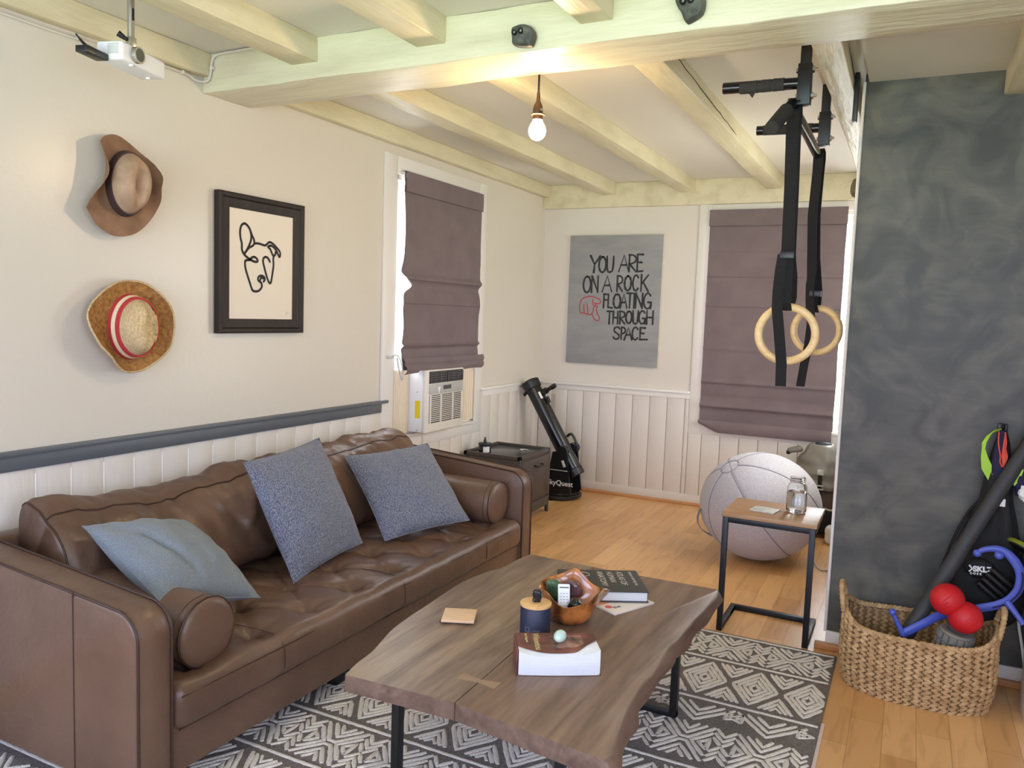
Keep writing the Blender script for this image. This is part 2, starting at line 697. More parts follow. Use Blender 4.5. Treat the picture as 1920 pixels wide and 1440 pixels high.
M['blackfabric'] = mat('black_nylon', (17, 17, 18), 0.75, bump=0.3, bscale=260)
M['webbing'] = mat('black_webbing', (13, 13, 15), 0.8, bump=0.5, bscale=120, bstretch=(0.1, 0.1, 8))
M['foampad'] = mat('charcoal_foam_pad', (50, 51, 53), 0.6, bump=0.15, bscale=140)
M['foamgrip'] = mat('foam_grip', (44, 42, 40), 0.9, bump=0.4, bscale=150)
M['steel'] = mat('bright_zinc', (190, 190, 188), 0.25, metal=1.0)
M['chrome'] = mat('brushed_nickel', (196, 194, 188), 0.3, metal=1.0)
M['ringwood'] = wood('laminated_birch', [(208, 172, 116), (226, 194, 140), (236, 208, 156)], 14, 'X', 0.45, 0.05)
M['frame'] = wood('ebony_frame', [(26, 19, 17), (38, 29, 25), (50, 39, 34)], 12, 'Z', 0.6, 0.25)
M['paper'] = mat('warm_white_paper', (232, 222, 206), 0.8)
M['ink'] = mat('black_ink', (28, 24, 24), 0.7)
M['canvas'] = mat('grey_canvas', (140, 141, 143), 0.75, col2=(153, 152, 152), nscale=4, ndet=6, stretch=(1, 1, 3), bump=0.15, bscale=500)
M['canvasedge'] = mat('canvas_edge', (206, 196, 180), 0.8)
M['blackpaint'] = mat('black_paint', (33, 32, 33), 0.6)
M['redpaint'] = mat('crimson_paint', (170, 48, 58), 0.6)
M['felt'] = mat('tan_felt', (126, 94, 70), 0.9, col2=(150, 116, 90), nscale=14, ndet=5, bump=0.3, bscale=220)
M['felt2'] = mat('pale_tan_felt', (164, 136, 110), 0.9, col2=(184, 156, 130), nscale=18, ndet=5, bump=0.3, bscale=220)
M['hatband'] = mat('dark_brown_band', (66, 48, 46), 0.6)
M['straw'] = mat('brown_straw', (128, 84, 38), 0.75, col2=(184, 136, 72), nscale=60, ndet=6, lo=0.3, hi=0.7, bump=1.0, bscale=160)
M['straw2'] = mat('pale_straw', (194, 164, 114), 0.75, col2=(228, 206, 164), nscale=90, ndet=4, stretch=(3, 1, 1), lo=0.3, hi=0.7, bump=1.0, bscale=110, bstretch=(4, 1, 1))
M['bandred'] = mat('red_band', (190, 56, 60), 0.8, bump=0.4, bscale=300)
M['bandcream'] = mat('cream_band', (238, 220, 186), 0.8)
M['blind'] = blind_mat()
M['seamcrease'] = mat('mauve_seam_and_crease', (84, 72, 75), 0.9)
M['white'] = mat('white_plastic', (236, 238, 240), 0.35)
M['offwhite'] = mat('cream_plastic', (222, 218, 208), 0.4)
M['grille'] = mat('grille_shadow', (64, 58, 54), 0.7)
M['acdark'] = mat('dark_grey_louver', (74, 76, 78), 0.4)
M['acgrey'] = mat('silver_grey_panel', (176, 178, 176), 0.4)
M['yellow'] = mat('yellow_sticker', (232, 206, 30), 0.5)
M['accordion'] = mat('accordion_vinyl', (236, 228, 214), 0.5)
M['pane'] = glass('window_pane', (0.97, 0.99, 1.0))
M['nightst'] = mat('dark_bronze_metal', (70, 63, 59), 0.45, bump=0.05, bscale=120)
M['nighttop'] = mat('black_glass_tray', (52, 56, 56), 0.22)
M['label'] = mat('white_label', (232, 232, 228), 0.6)
M['ball'] = mat('lavender_grey_felt', (172, 170, 180), 0.95, col2=(190, 187, 196), nscale=110, ndet=5, bump=0.3, bscale=260, sheen=0.3)
M['ballseam'] = mat('grey_seam', (140, 138, 150), 0.9)
M['jarglass'] = real_glass('clear_jar_glass', 1.35, (0.98, 1.0, 1.0))
M['water'] = real_glass('water', 1.33, (0.97, 0.99, 1.0))
M['bpgrey'] = mat('silver_grey_coated_nylon', (118, 114, 106), 0.38, col2=(140, 136, 128), nscale=5)
M['bpbrown'] = mat('taupe_nylon', (104, 88, 82), 0.7)
M['crimson'] = mat('crimson_nylon', (150, 30, 56), 0.7)
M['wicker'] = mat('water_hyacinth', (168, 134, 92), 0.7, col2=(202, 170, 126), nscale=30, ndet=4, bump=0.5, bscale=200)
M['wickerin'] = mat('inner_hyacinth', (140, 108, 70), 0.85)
M['redfoam'] = mat('red_rubber', (196, 24, 34), 0.5, bump=0.15, bscale=120)
M['greyfoam'] = mat('grey_foam', (124, 120, 112), 0.75)
M['bluehook'] = mat('periwinkle_plastic', (76, 92, 184), 0.38)
M['lime'] = mat('lime_strap', (158, 206, 62), 0.6)
M['orange'] = mat('red_orange_trim', (206, 74, 50), 0.6)
M['inkcloth'] = mat('dark_ink_nylon', (26, 28, 38), 0.7)
M['navycloth'] = mat('navy_cloth', (28, 26, 62), 0.8)
M['rugbase'] = mat('charcoal_taupe_pile', (100, 94, 90), 1.0, col2=(136, 128, 122), nscale=180, ndet=3, bump=0.8, bscale=320)
M['rugline'] = mat('ivory_tuft', (232, 226, 216), 1.0, col2=(212, 205, 196), nscale=160, bump=0.8, bscale=180)
M['rugpad'] = mat('pale_rug_pad', (216, 196, 186), 0.9)
M['coaster'] = wood('pale_maple_coaster', [(200, 162, 124), (222, 188, 152), (208, 170, 132)], 14, 'X', 0.45, 0.05)
M['coasterdark'] = mat('dark_slate_coaster', (70, 58, 52), 0.6)
M['bamboo'] = wood('bamboo_lid', [(206, 156, 96), (226, 182, 124), (190, 138, 82)], 16, 'Y', 0.4, 0.03)
M['navycan'] = mat('matte_navy', (30, 37, 62), 0.5)
M['burl'] = mat('burl_wood', (84, 40, 20), 0.22, col2=(192, 118, 60), nscale=17, ndet=8, stretch=(1, 1, 0.6), lo=0.42, hi=0.60, coat=0.6, bump=0.06, bscale=20)
M['agate'] = mat('violet_brown_stone', (70, 48, 58), 0.15, col2=(120, 88, 84), nscale=14, coat=0.5)
M['greenstone'] = mat('dark_green_stone', (44, 68, 46), 0.3, col2=(94, 118, 84), nscale=22, ndet=6)
M['blackstone'] = mat('black_stone', (22, 23, 28), 0.25)
M['bookblack'] = mat('charcoal_cover', (58, 58, 58), 0.5)
M['bookedge'] = mat('white_page_edges', (226, 228, 232), 0.8, bump=0.4, bscale=240, bstretch=(0.05, 0.05, 6))
M['bookprint'] = mat('silver_print', (196, 190, 180), 0.5)
M['pbcover'] = mat('maroon_cover', (84, 46, 42), 0.4, col2=(136, 74, 66), nscale=16, ndet=5, lo=0.4, hi=0.75)
M['pbdark'] = mat('cover_picture_dark', (52, 44, 38), 0.4, col2=(158, 116, 100), nscale=34, ndet=5)
M['pbprint'] = mat('gold_print', (206, 196, 130), 0.5)
M['magwhite'] = mat('magazine_cover', (232, 222, 210), 0.4)
M['magred'] = mat('magazine_red', (214, 84, 72), 0.4)
M['magorange'] = mat('magazine_orange', (222, 140, 96), 0.4)
M['egg'] = mat('pale_aqua_stone', (172, 204, 194), 0.25, col2=(206, 224, 214), nscale=20, ndet=5)
M['card'] = mat('grey_card', (178, 180, 178), 0.5, col2=(214, 214, 210), nscale=30)
M['ctop'] = wood('walnut_laminate', [(140, 104, 72), (168, 130, 94), (186, 150, 112)], 8, 'X', 0.42, 0.03, 2.0)
M['rock'] = mat('grey_resin_hold', (58, 60, 56), 0.6, col2=(92, 92, 84), nscale=24, ndet=5, bump=0.5, bscale=60)
M['rockbrown'] = mat('brown_resin_hold', (96, 84, 68), 0.7, col2=(130, 116, 96), nscale=20, bump=0.5, bscale=60)
M['hole'] = mat('drill_hole', (12, 12, 12), 0.9)
M['brass'] = mat('aged_bronze_socket', (96, 70, 50), 0.4, metal=0.7)
M['cordbrown'] = mat('brown_cord', (52, 34, 30), 0.7)
M['bulb'] = emit('lit_bulb', (1.0, 0.72, 0.43), 360)
M['cable'] = mat('cable_jacket', (206, 202, 190), 0.5)
M['whiteprint'] = mat('white_print', (232, 232, 230), 0.5)
M['dimprint'] = mat('dim_print', (128, 134, 156), 0.5)
M['lensglass'] = mat('lens', (40, 26, 22), 0.08, coat=1.0)
M['olive'] = mat('olive_disc', (128, 138, 40), 0.5)
# ---------------------------------------------------------------- the room
CZ = 2.595
RX, RY = 4.2, -8.0


def wall_with_holes(name, mp, u0, u1, z0, z1, holes, mt, label):
    """mp(u, d, z): d = 0 inner face, d = 0.12 outer face."""
    mb = MB()
    us = sorted(set([u0, u1] + [h[0] for h in holes] + [h[1] for h in holes]))
    for a, b in zip(us, us[1:]):
        cuts = sorted([(h[2], h[3]) for h in holes if h[0] <= a + 1e-6 and h[1] >= b - 1e-6])
        z = z0
        for (c, d) in cuts + [(z1, z1)]:
            if c > z:
                vs = [mp(a, 0, z), mp(b, 0, z), mp(b, 0.12, z), mp(a, 0.12, z), mp(a, 0, c), mp(b, 0, c), mp(b, 0.12, c), mp(a, 0.12, c)]
                mb.add(vs, [(0, 3, 2, 1), (4, 5, 6, 7), (0, 1, 5, 4), (1, 2, 6, 5), (2, 3, 7, 6), (3, 0, 4, 7)])
            z = max(z, d)
    return structure(mb.build(name, mt, smooth=0), label, 'wall')


fl = MB().box((-0.12, RY - 0.12, -0.1), (RX + 0.12, 0.12, 0)).build('floor', M['floor'], smooth=0)
structure(fl, 'honey maple floorboards running towards the far wall', 'floor')
ce = MB().box((-0.12, RY - 0.12, CZ), (RX + 0.12, 0.12, CZ + 0.1)).build('ceiling', M['ceil'], smooth=0)
structure(ce, 'low off-white ceiling between painted joists', 'ceiling')
wall_with_holes('wall_left', lambda u, d, z: (-d, u, z), RY, 0.12, 0, CZ, [(-2.22, -1.18, 0.69, 2.33), (-6.65, -5.55, 0.8, 2.2)], M['wall'], 'cream painted wall carrying the two hats and framed drawing')
wall_with_holes('wall_back', lambda u, d, z: (u, d, z), 0, 2.645, 0, CZ, [(1.44, 2.62, 0.70, 2.33)], M['wallB'], 'white wall at the far end behind the telescope')
wall_with_holes('wall_rear', lambda u, d, z: (u, RY - d, z), 0, RX + 0.12, 0, CZ, [(0.6, 2.1, 0.8, 2.25), (2.8, 3.9, 0.8, 2.25)], M['wallB'], 'white wall behind the viewer with two windows')
wall_with_holes('wall_right', lambda u, d, z: (RX + d, u, z), RY, -2.33, 0, CZ, [(-6.6, -5.3, 0.8, 2.2)], M['wallB'], 'white wall on the right of the room with one window')
pw = MB().box((2.645, -2.45, 0), (RX, -2.33, CZ)).build('wall_partition', M['dark'], smooth=0)
structure(pw, 'mottled charcoal plaster wall with the basket in front', 'wall')
wall_with_holes('wall_alcove', lambda u, d, z: (2.645 + d, u, z), -2.33, 0.12, 0, CZ, [(-1.95, -0.75, 0.8, 2.2)], M['wallB'], 'white return wall behind the charcoal wall, turned away from the viewer')
structure(MB().box((2.66, -3.43, 2.56), (RX, -2.45, CZ)).build('ceiling_panel', M['ceil'], smooth=0), 'cream ceiling board above the charcoal wall', 'ceiling panel')
structure(MB().tube([(2.642, -2.453, 0.08), (2.642, -2.453, 2.56)], 0.007, 8).build('trim_corner', M['trimw']), 'thin white bead down the corner of the charcoal wall', 'trim')


def hewn(name, lo, hi, mt, r=0.008, amp=0.004, n=(2, 2, 2), label='', cat='joist', seed=0.0, cracks=()):
    def dp(p, nn):
        k = nz(p.x * 2.2 + seed, p.y * 2.2, p.z * 5) + 0.5 * nz(p.x * 7 + seed, p.y * 7, p.z * 11)
        return p + nn * k * amp
    mb = MB().rbox(lo, hi, r, 2, n, dp)
    for c in cracks:
        mb.tube(c, [0.0005] + [0.0019] * (len(c) - 2) + [0.0005], 5, mi=1)
    return structure(mb.build(name, [mt, M['hole']], org=lo, smooth=50), label, cat)


hewn('ceiling_beam', (0, -3.71, 2.43), (RX, -3.43, CZ), M['beam'], 0.006, 0.009, (60, 4, 3), 'heavy hewn beam crossing the room with climbing holds on it', 'beam',
     cracks=[[(2.08, -3.425, 2.452), (2.16, -3.421, 2.455), (2.26, -3.421, 2.449), (2.36, -3.424, 2.452)]])
names = ['tight against the left wall', 'second from the left wall', 'third from the left wall', 'fourth from the left wall', 'fifth from the left wall', 'sixth from the left wall', 'seventh from the left wall']
for i, (a, b) in enumerate([(0.001, 0.055), (0.515, 0.655), (1.14, 1.27), (1.81, 1.93), (2.47, 2.6), (3.12, 3.25), (3.8, 3.93)]):
    hewn('ceiling_joist', (a, RY, 2.497), (b, -3.705, CZ), M['joist'], 0.004, 0.004, (1, 36, 1), 'cream ceiling joist on the near side of the beam, ' + names[i], 'joist', seed=i * 3.1)
for i, (a, b) in enumerate([(0.001, 0.055), (0.535, 0.655), (1.185, 1.305), (1.845, 1.965), (2.51, 2.61)]):
    ck = []
    if i == 3:
        ck = [[(1.967, -3.42 + 0.085 * k, 2.580 - 0.0033 * k + 0.006 * nz(k * 0.9, 2)) for k in range(20)]]
    if i == 4:
        ck = [[(2.613, -3.0, 2.56), (2.613, -2.8, 2.55), (2.613, -2.62, 2.535), (2.613, -2.5, 2.54)]]
    hewn('ceiling_joist', (a, -3.435, 2.497), (b, -0.045, CZ), M['joist'], 0.004, 0.004, (1, 30, 1), 'cream ceiling joist between the beam and far wall, ' + names[i], 'joist', seed=i * 5.3 + 40, cracks=ck)
hewn('ceiling_joist', (3.17, -3.435, 2.46), (3.30, -2.45, CZ), M['joist'], 0.007, 0.004, (1, 10, 1), 'short cream joist end meeting the top of the charcoal wall', 'joist', seed=71)
hewn('trim_header', (0.0, -0.05, 2.40), (2.645, 0, CZ), M['joist'], 0.006, 0.003, (24, 1, 2), 'cream header board along the top of the far wall', 'trim', seed=9)

# --- wainscot planks
mb = MB()
edges = [-2.346]
y = -2.535
while y > RY:
    edges.append(y)
    y -= 0.1406
edges.append(RY)
for a, b in zip(edges, edges[1:]):
    mb.rbox((0.0, b + 0.0004, 0.02), (0.012, a - 0.0004, 0.862), 0.002, 1)
for e_ in edges[1:-1]:
    if e_ > -5.2:
        mb.tube([(0.0118, e_ + 0.0015 * nz(e_ * 9, zz * 3), zz) for zz in [0.3 + 0.06 * k for k in range(10)]], 0.0024, 6, mi=1)
structure(mb.build('trim_planks', [M['plank'], M['caulk']]), 'white vertical plank wainscot behind the sofa', 'wainscot')
mb = MB()
mb.box((0, -2.346, 0.02), (0.003, -1.066, 0.60), 1)
mb.box((0, -1.066, 0.02), (0.003, 0, 0.86), 1)
for ed, zt in (([-2.346, -2.1, -1.95, -1.803, -1.652, -1.501, -1.342, -1.2, -1.066], 0.597), ([-1.066, -0.911, -0.768, -0.59, -0.432, -0.285, -0.14, -0.012], 0.862)):
    for a, b in zip(ed, ed[1:]):
        mb.rbox((0.001, a + 0.0018, 0.02), (0.012, b - 0.0018, zt), 0.002, 1)
structure(mb.build('trim_planks', [M['plank'], M['gap']]), 'white plank wainscot under the window with the air conditioner', 'wainscot')
mb = MB()
mb.box((0.0, -0.003, 0.02), (1.345, 0, 0.86), 1)
mb.box((1.345, -0.003, 0.02), (2.645, 0, 0.59), 1)
ed = [0.012] + [0.135 + 0.1467 * k for k in range(9)] + [1.345, 1.455] + [0.135 + 0.1467 * k for k in range(10, 17)] + [2.63]
for a, b in zip(ed, ed[1:]):
    mb.rbox((a + 0.0018, -0.012, 0.085), (b - 0.0018, 0.0, 0.862 if b < 1.36 else 0.59), 0.002, 1)
structure(mb.build('trim_planks', [M['plank'], M['gap']]), 'white plank wainscot along the far wall', 'wainscot')
structure(MB().rbox((0, -0.016, 0.022), (2.645, 0, 0.088), 0.003, 1).build('baseboard_back', M['plank']), 'white baseboard along the far wall', 'baseboard')
mb = MB().tube([(0.02, -0.014, 0.008), (2.64, -0.014, 0.008)], 0.018, 10)
structure(mb.build('trim_shoe', M['shoe']), 'oak shoe moulding at the foot of the far wall', 'trim')
# --- chair rails
mb = MB().rbox((0, RY, 0.862), (0.022, -2.346, 0.920), 0.003, 1)
mb.rbox((0, RY, 0.918), (0.034, -2.29, 0.936), 0.003, 1)
structure(mb.build('trim_rail', M['rail']), 'slate grey chair rail above the sofa', 'chair rail')
mb = MB().rbox((0, -1.066, 0.862), (0.02, 0, 0.912), 0.003, 1).rbox((0, -1.10, 0.910), (0.04, 0, 0.932), 0.003, 1)
structure(mb.build('trim_rail', M['trimw']), 'white chair rail between the left window and the corner', 'chair rail')
mb = MB().rbox((0.0, -0.02, 0.862), (1.345, 0, 0.908), 0.003, 1).rbox((0.0, -0.045, 0.906), (1.345, 0, 0.927), 0.003, 1)
structure(mb.build('trim_rail', M['trimw']), 'white chair rail along the far wall beneath the canvas', 'chair rail')
structure(MB().rbox((2.645, -2.464, 0.03), (3.45, -2.45, 0.085), 0.002, 1).build('baseboard_partition', M['trimw']), 'white baseboard under the charcoal wall', 'baseboard')
structure(MB().rbox((2.60, -2.485, 0.0), (3.45, -2.45, 0.03), 0.006, 2).build('trim_shoe', M['shoe']), 'oak shoe moulding under the charcoal wall', 'trim')


# --- windows: frame (own mesh) with casing, sill, sash and pane as children
def window(name, mp, u0, u1, z0, z1, label, cas):
    """mp(u, d, z): d > 0 goes into the room."""
    def bx(mb, a, b):
        p, q = Vector(mp(*a)), Vector(mp(*b))
        return mb.rbox([min(p[i], q[i]) for i in range(3)], [max(p[i], q[i]) for i in range(3)], 0.003, 1)
    L, R, T, B = cas
    mb = MB()
    bx(mb, (u0 - L, 0, B), (u0, 0.016, T))
    bx(mb, (u1, 0, B), (u1 + R, 0.016, T))
    bx(mb, (u0, 0, z1), (u1, 0.015, T))
    bx(mb, (u0 - 0.0, 0, B), (u1 + 0.0, 0.014, z0 - 0.022))
    root = structure(mb.build(name, M['trimw']), label, 'window')
    mb = MB()
    for a, b in (((u0, -0.12, z0), (u0 + 0.03, 0, z1)), ((u1 - 0.03, -0.12, z0), (u1, 0, z1)), ((u0, -0.12, z1 - 0.03), (u1, 0, z1)), ((u0, -0.12, z0), (u1, -0.0, z0 + 0.012))):
        bx(mb, a, b)
    mb.build('window_jamb', M['trimw'], root)
    mb = MB()
    bx(mb, (u0 - L * 0.3, 0.0, z0 - 0.022), (u1 + R * 0.3, 0.03, z0))
    mb.build('window_sill', M['trimw'], root)
    zm = (z0 + z1) / 2
    for (a, b, dd) in ((z0 + 0.012, zm + 0.02, -0.05), (zm - 0.02, z1 - 0.03, -0.085)):
        mb = MB()
        w = 0.045
        bx(mb, (u0 + 0.03, dd - 0.03, a), (u0 + 0.03 + w, dd, b))
        bx(mb, (u1 - 0.03 - w, dd - 0.03, a), (u1 - 0.03, dd, b))
        bx(mb, (u0 + 0.03 + w, dd - 0.03, a), (u1 - 0.03 - w, dd, a + w))
        bx(mb, (u0 + 0.03 + w, dd - 0.03, b - w), (u1 - 0.03 - w, dd, b))
        sash = mb.build('window_sash', M['trimw'], root)
        p, q = mp(u0 + 0.075, dd - 0.018, a + w), mp(u1 - 0.075, dd - 0.013, b - w)
        MB().box([min(p[i], q[i]) for i in range(3)], [max(p[i], q[i]) for i in range(3)]).build('window_pane', M['pane'], sash, smooth=0)
    return root


window('window_1', lambda u, d, z: (d, u, z), -2.22, -1.18, 0.69, 2.33, 'white cased window on the left wall holding the air conditioner', (0.126, 0.114, 2.44, 0.597))
window('window_2', lambda u, d, z: (u, -d, z), 1.44, 2.62, 0.70, 2.33, 'white cased window on the far wall behind the rings', (0.095, 0.024, 2.40, 0.588))
window('window_3', lambda u, d, z: (d, u, z), -6.65, -5.55, 0.8, 2.2, 'white cased window on the left wall near the viewer', (0.1, 0.1, 2.3, 0.7))
window('window_4', lambda u, d, z: (u, RY + d, z), 0.6, 2.1, 0.8, 2.25, 'wide white window behind the viewer', (0.1, 0.1, 2.35, 0.7))
window('window_5', lambda u, d, z: (u, RY + d, z), 2.8, 3.9, 0.8, 2.25, 'narrower white window behind the viewer', (0.1, 0.1, 2.35, 0.7))
window('window_added', lambda u, d, z: (2.645 - d, u, z), -1.95, -0.75, 0.8, 2.2, 'white window added out of view behind the charcoal wall as fill', (0.08, 0.08, 2.28, 0.72))  # unseen window, added only to brighten the far end
window('window_7', lambda u, d, z: (RX - d, u, z), -6.6, -5.3, 0.8, 2.2, 'white window on the right wall beside the viewer', (0.1, 0.1, 2.3, 0.7))
# ---------------------------------------------------------------- sofa
sofa = thing('sofa', 'long brown leather sofa with tufted bench seat below the grey rail', 'sofa', (0.55, -3.615, 0))
SX0, SX1 = 0.05, 1.06
YN, YF = -4.89, -2.34          # outer faces of the near and far arm
AT = 0.12


def arm_profile(off=0.0, n=10):
    zb, zt0, zt1, r = 0.095 + off, 0.700 - off, 0.628 - off, 0.085
    x0, x1 = SX0 + off, SX1 - off
    pts = [(x0, zb), (x0, zt0)]
    cx, cz = x1 - r, zt1 - r + 0.004
    for i in range(n + 1):
        a = PI / 2 - 0.07 - (PI / 2 - 0.07) * i / n
        pts.append((cx + r * math.cos(a), cz + r * math.sin(a)))
    pts.append((x1, zb))
    return pts


def arm(y0, y1):
    mb = MB()
    rings = []
    for (yy, off) in ((y0, 0.010), (y0 + 0.004, 0.003), (y0 + 0.010, 0.0), (y1 - 0.010, 0.0), (y1 - 0.004, 0.003), (y1, 0.010)):
        rings.append([Vector((x, yy, z)) for x, z in arm_profile(off)])
    mb.loft(rings)
    a = mb.build('arm', M['leather'], sofa, smooth=50)
    pm = MB()
    for yy in (y0 + 0.004, y1 - 0.004):
        pts = [(x, yy, z) for x, z in arm_profile(-0.001)]
        dense = []
        for p, q in zip(pts, pts[1:]):
            for k in range(3):
                dense.append(Vector(p).lerp(Vector(q), k / 3))
        dense.append(Vector(pts[-1]))
        pm.tube(dense[3:], 0.0042, 8)
    pm.build('piping', M['leatherdark'], a)
    # upright seam on the outer face
    yo = y0 if y0 < -4 else y1
    s = -1 if y0 < -4 else 1
    MB().tube([(0.79, yo + s * 0.0005, 0.10 + 0.05 * k) for k in range(12)], 0.0022, 6).build('seam', M['leatherdark'], a)
    return a


arm(YN, YN + AT)
arm(YF - AT, YF)


def leather_wrinkle(p, nn):
    k = nz(p.x * 6, p.y * 6, p.z * 6) * 0.004 + nz(p.x * 16, p.y * 16, p.z * 16) * 0.0018
    return p + nn * k


mb = MB().rbox((0.06, YN + AT + 0.001, 0.095), (1.045, YF - AT - 0.001, 0.262), 0.012, 3, (4, 20, 2), lambda p, n: p + n * 0.0012 * nz(p.x * 5, p.y * 5, p.z * 5))
mb.build('base', M['leather'], sofa)
mb = MB().rbox((0.05, YN + AT + 0.001, 0.26), (0.155, YF - AT - 0.001, 0.665), 0.03, 3, (1, 20, 4), leather_wrinkle)
mb.build('back_frame', M['leather'], sofa)

# bench cushion with dimples
BT = [(0.94 - 0.21 * i, YN + AT + 0.16 + 0.271 * k + (0.0 if i % 2 == 0 else 0.1355)) for i in range(4) for k in range(9)]


def seat_disp(p, nn):
    out = Vector(p)
    u = (p.y - (YN + AT)) / ((YF - AT) - (YN + AT))
    if nn.z > 0.3 and p.z > 0.34:
        z = 0.010 + 0.012 * math.sin(PI * min(max((p.x - 0.2) / 0.9, 0), 1))
        for bx_, by_ in BT:
            d2 = (p.x - bx_) ** 2 + (p.y - by_) ** 2
            if d2 < 0.03:
                z -= 0.026 * math.exp(-d2 / 0.0016) + 0.016 * math.exp(-d2 / 0.010)
        # shallow creases joining neighbouring dimples
        gx = (0.94 - p.x) / 0.21
        gy = (p.y - (YN + AT) - 0.16) / 0.271
        c1 = abs(((gx / 2 + gy) % 1.0) - 0.5)
        c2 = abs(((-gx / 2 + gy) % 1.0) - 0.5)
        if 0.25 < p.x < 0.97:
            z -= 0.009 * math.exp(-((0.5 - c1) / 0.05) ** 2) + 0.009 * math.exp(-((0.5 - c2) / 0.05) ** 2)
        out.z += z * nn.z
    k = nz(p.x * 4, p.y * 4, p.z * 4 + 3) * 0.004 + nz(p.x * 13, p.y * 13, p.z * 9) * 0.0022
    if nn.z > 0.3:
        for bx_, by_ in BT:
            d = math.hypot(p.x - bx_, p.y - by_)
            if d < 0.13:
                an = math.atan2(p.y - by_, p.x - bx_)
                k += 0.0035 * math.sin(7 * an + 3 * bx_ + 5 * by_) * math.exp(-((d - 0.045) / 0.04) ** 2)
    return out + nn * k


mb = MB().rbox((0.17, YN + AT + 0.006, 0.225), (1.072, YF - AT - 0.006, 0.365), 0.045, 5, (66, 190, 5), seat_disp)
seat = mb.build('seat_cushion', M['leather'], sofa, smooth=60)
# front seams of the bench cushion
fy0, fy1 = YN + AT + 0.03, YF - AT - 0.03
for (zz, xx, r_) in ((0.340, 1.0655, 0.0030), (0.236, 1.054, 0.0030)):
    MB().tube([(xx + nz(1, (fy0 + (fy1 - fy0) * k / 60) * 4, zz) * 0.003, fy0 + (fy1 - fy0) * k / 60, zz) for k in range(61)], r_, 6).build('piping', M['leatherdark'], seat)
for yy in (-4.32, -3.60, -2.88):
    MB().tube([(0.86, yy - 0.02, 0.381), (0.95, yy - 0.008, 0.379), (1.01, yy, 0.374), (1.05, yy, 0.362), (1.068, yy, 0.345), (1.0745, yy, 0.31), (1.073, yy, 0.26)], 0.0016, 6).build('seam', M['leatherdark'], seat)


def back_cushion(y0, y1, sag, seed):
    """soft lofted cushion: thickness profile in XZ swept along Y."""
    n = 96
    rings = []
    prof = [(0.19, 0.375), (0.165, 0.50), (0.145, 0.66), (0.150, 0.765), (0.185, 0.803), (0.25, 0.796), (0.305, 0.762), (0.365, 0.715), (0.435, 0.62), (0.475, 0.52), (0.470, 0.44), (0.41, 0.385), (0.30, 0.365)]
    dense = [Vector((p.x, p.y)) for p in smooth_path(prof, 4, True)]
    cx, cz = 0.29, 0.58
    for i in range(n + 1):
        u = i / n
        yy = y0 + (y1 - y0) * u
        e_ = min(u, 1 - u)
        s = math.sin(min(e_ / 0.05, 1) * PI / 2)
        s = 0.86 + 0.14 * s
        yy += 0
        ring = []
        for p in dense:
            x = cx + (p.x - cx) * s
            z = cz + (p.y - cz) * (0.93 + 0.07 * math.sin(min(e_ / 0.05, 1) * PI / 2))
            top = max(0, (p.y - 0.55) / 0.25)
            z -= sag(u) * top
            d = Vector((p.x - cx, p.y - cz))
            d.normalize()
            w = 0.016 * nz(yy * 5 + seed, p.x * 6, p.y * 6) + 0.013 * nz(yy * 11 + p.y * 5 + seed, p.x * 10, p.y * 7) + 0.006 * nz(yy * 24 + p.y * 14 + seed, p.x * 18, p.y * 12)
            if y0 < -4:
                for (fy, fz, sl, am, wd_) in ((-3.80, 0.66, 0.9, 0.030, 0.030), (-3.92, 0.60, -0.5, -0.016, 0.040), (-4.20, 0.70, 0.7, 0.012, 0.022), (-3.70, 0.52, 0.5, 0.016, 0.03), (-4.54, 0.66, 0.5, 0.014, 0.02)):
                    dd_ = (yy - fy) - sl * (p.y - fz)
                    w += am * math.exp(-(dd_ / wd_) ** 2) * math.exp(-((p.y - fz) / 0.10) ** 2) * (1 if p.x > 0.26 else 0)
            ring.append(Vector((max(x + d.x * w, 0.152), yy, z + d.y * w)))
        rings.append(ring)
    mb = MB()
    mb.loft(rings, cap=True)
    c = mb.build('back_cushion', M['leather'], sofa, smooth=60)
    j = min(range(len(dense)), key=lambda k: (dense[k] - Vector((0.305, 0.762))).length)
    path = []
    for i, r in enumerate(rings[1:-1]):
        p = r[j]
        q = r[(j + 1) % len(r)] - r[j - 1]
        nrm = Vector((-q.z, 0, q.x))
        if nrm.x < 0:
            nrm = -nrm
        path.append(p + nrm.normalized() * 0.001)
    MB().tube(path, 0.0036, 6).build('piping', M['leatherdark'], c)
    ends = rings[1]
    MB().tube([p + Vector((0, -0.002, 0)) for p in ends[14:44]], 0.0034, 6).build('piping', M['leatherdark'], c)
    return c


back_cushion(YN + AT + 0.105, -3.612, lambda u: 0.018 + 0.035 * math.sin(PI * min(max((u - 0.12) / 0.7, 0), 1)) - 0.012 * math.exp(-((u - 0.08) / 0.1) ** 2), 2.0)
back_cushion(-3.600, YF - AT - 0.01, lambda u: 0.030 * (1 - u) - 0.006, 9.0)
for (x, y) in ((0.29, -4.76), (1.0, -4.78), (0.95, -3.90), (0.25, -3.6), (1.0, -2.44), (0.25, -2.44)):
    MB().rbox((x - 0.03, y - 0.03, 0.0112), (x + 0.03, y + 0.03, 0.098), 0.006, 2).build('leg', M['blackplastic'], sofa)


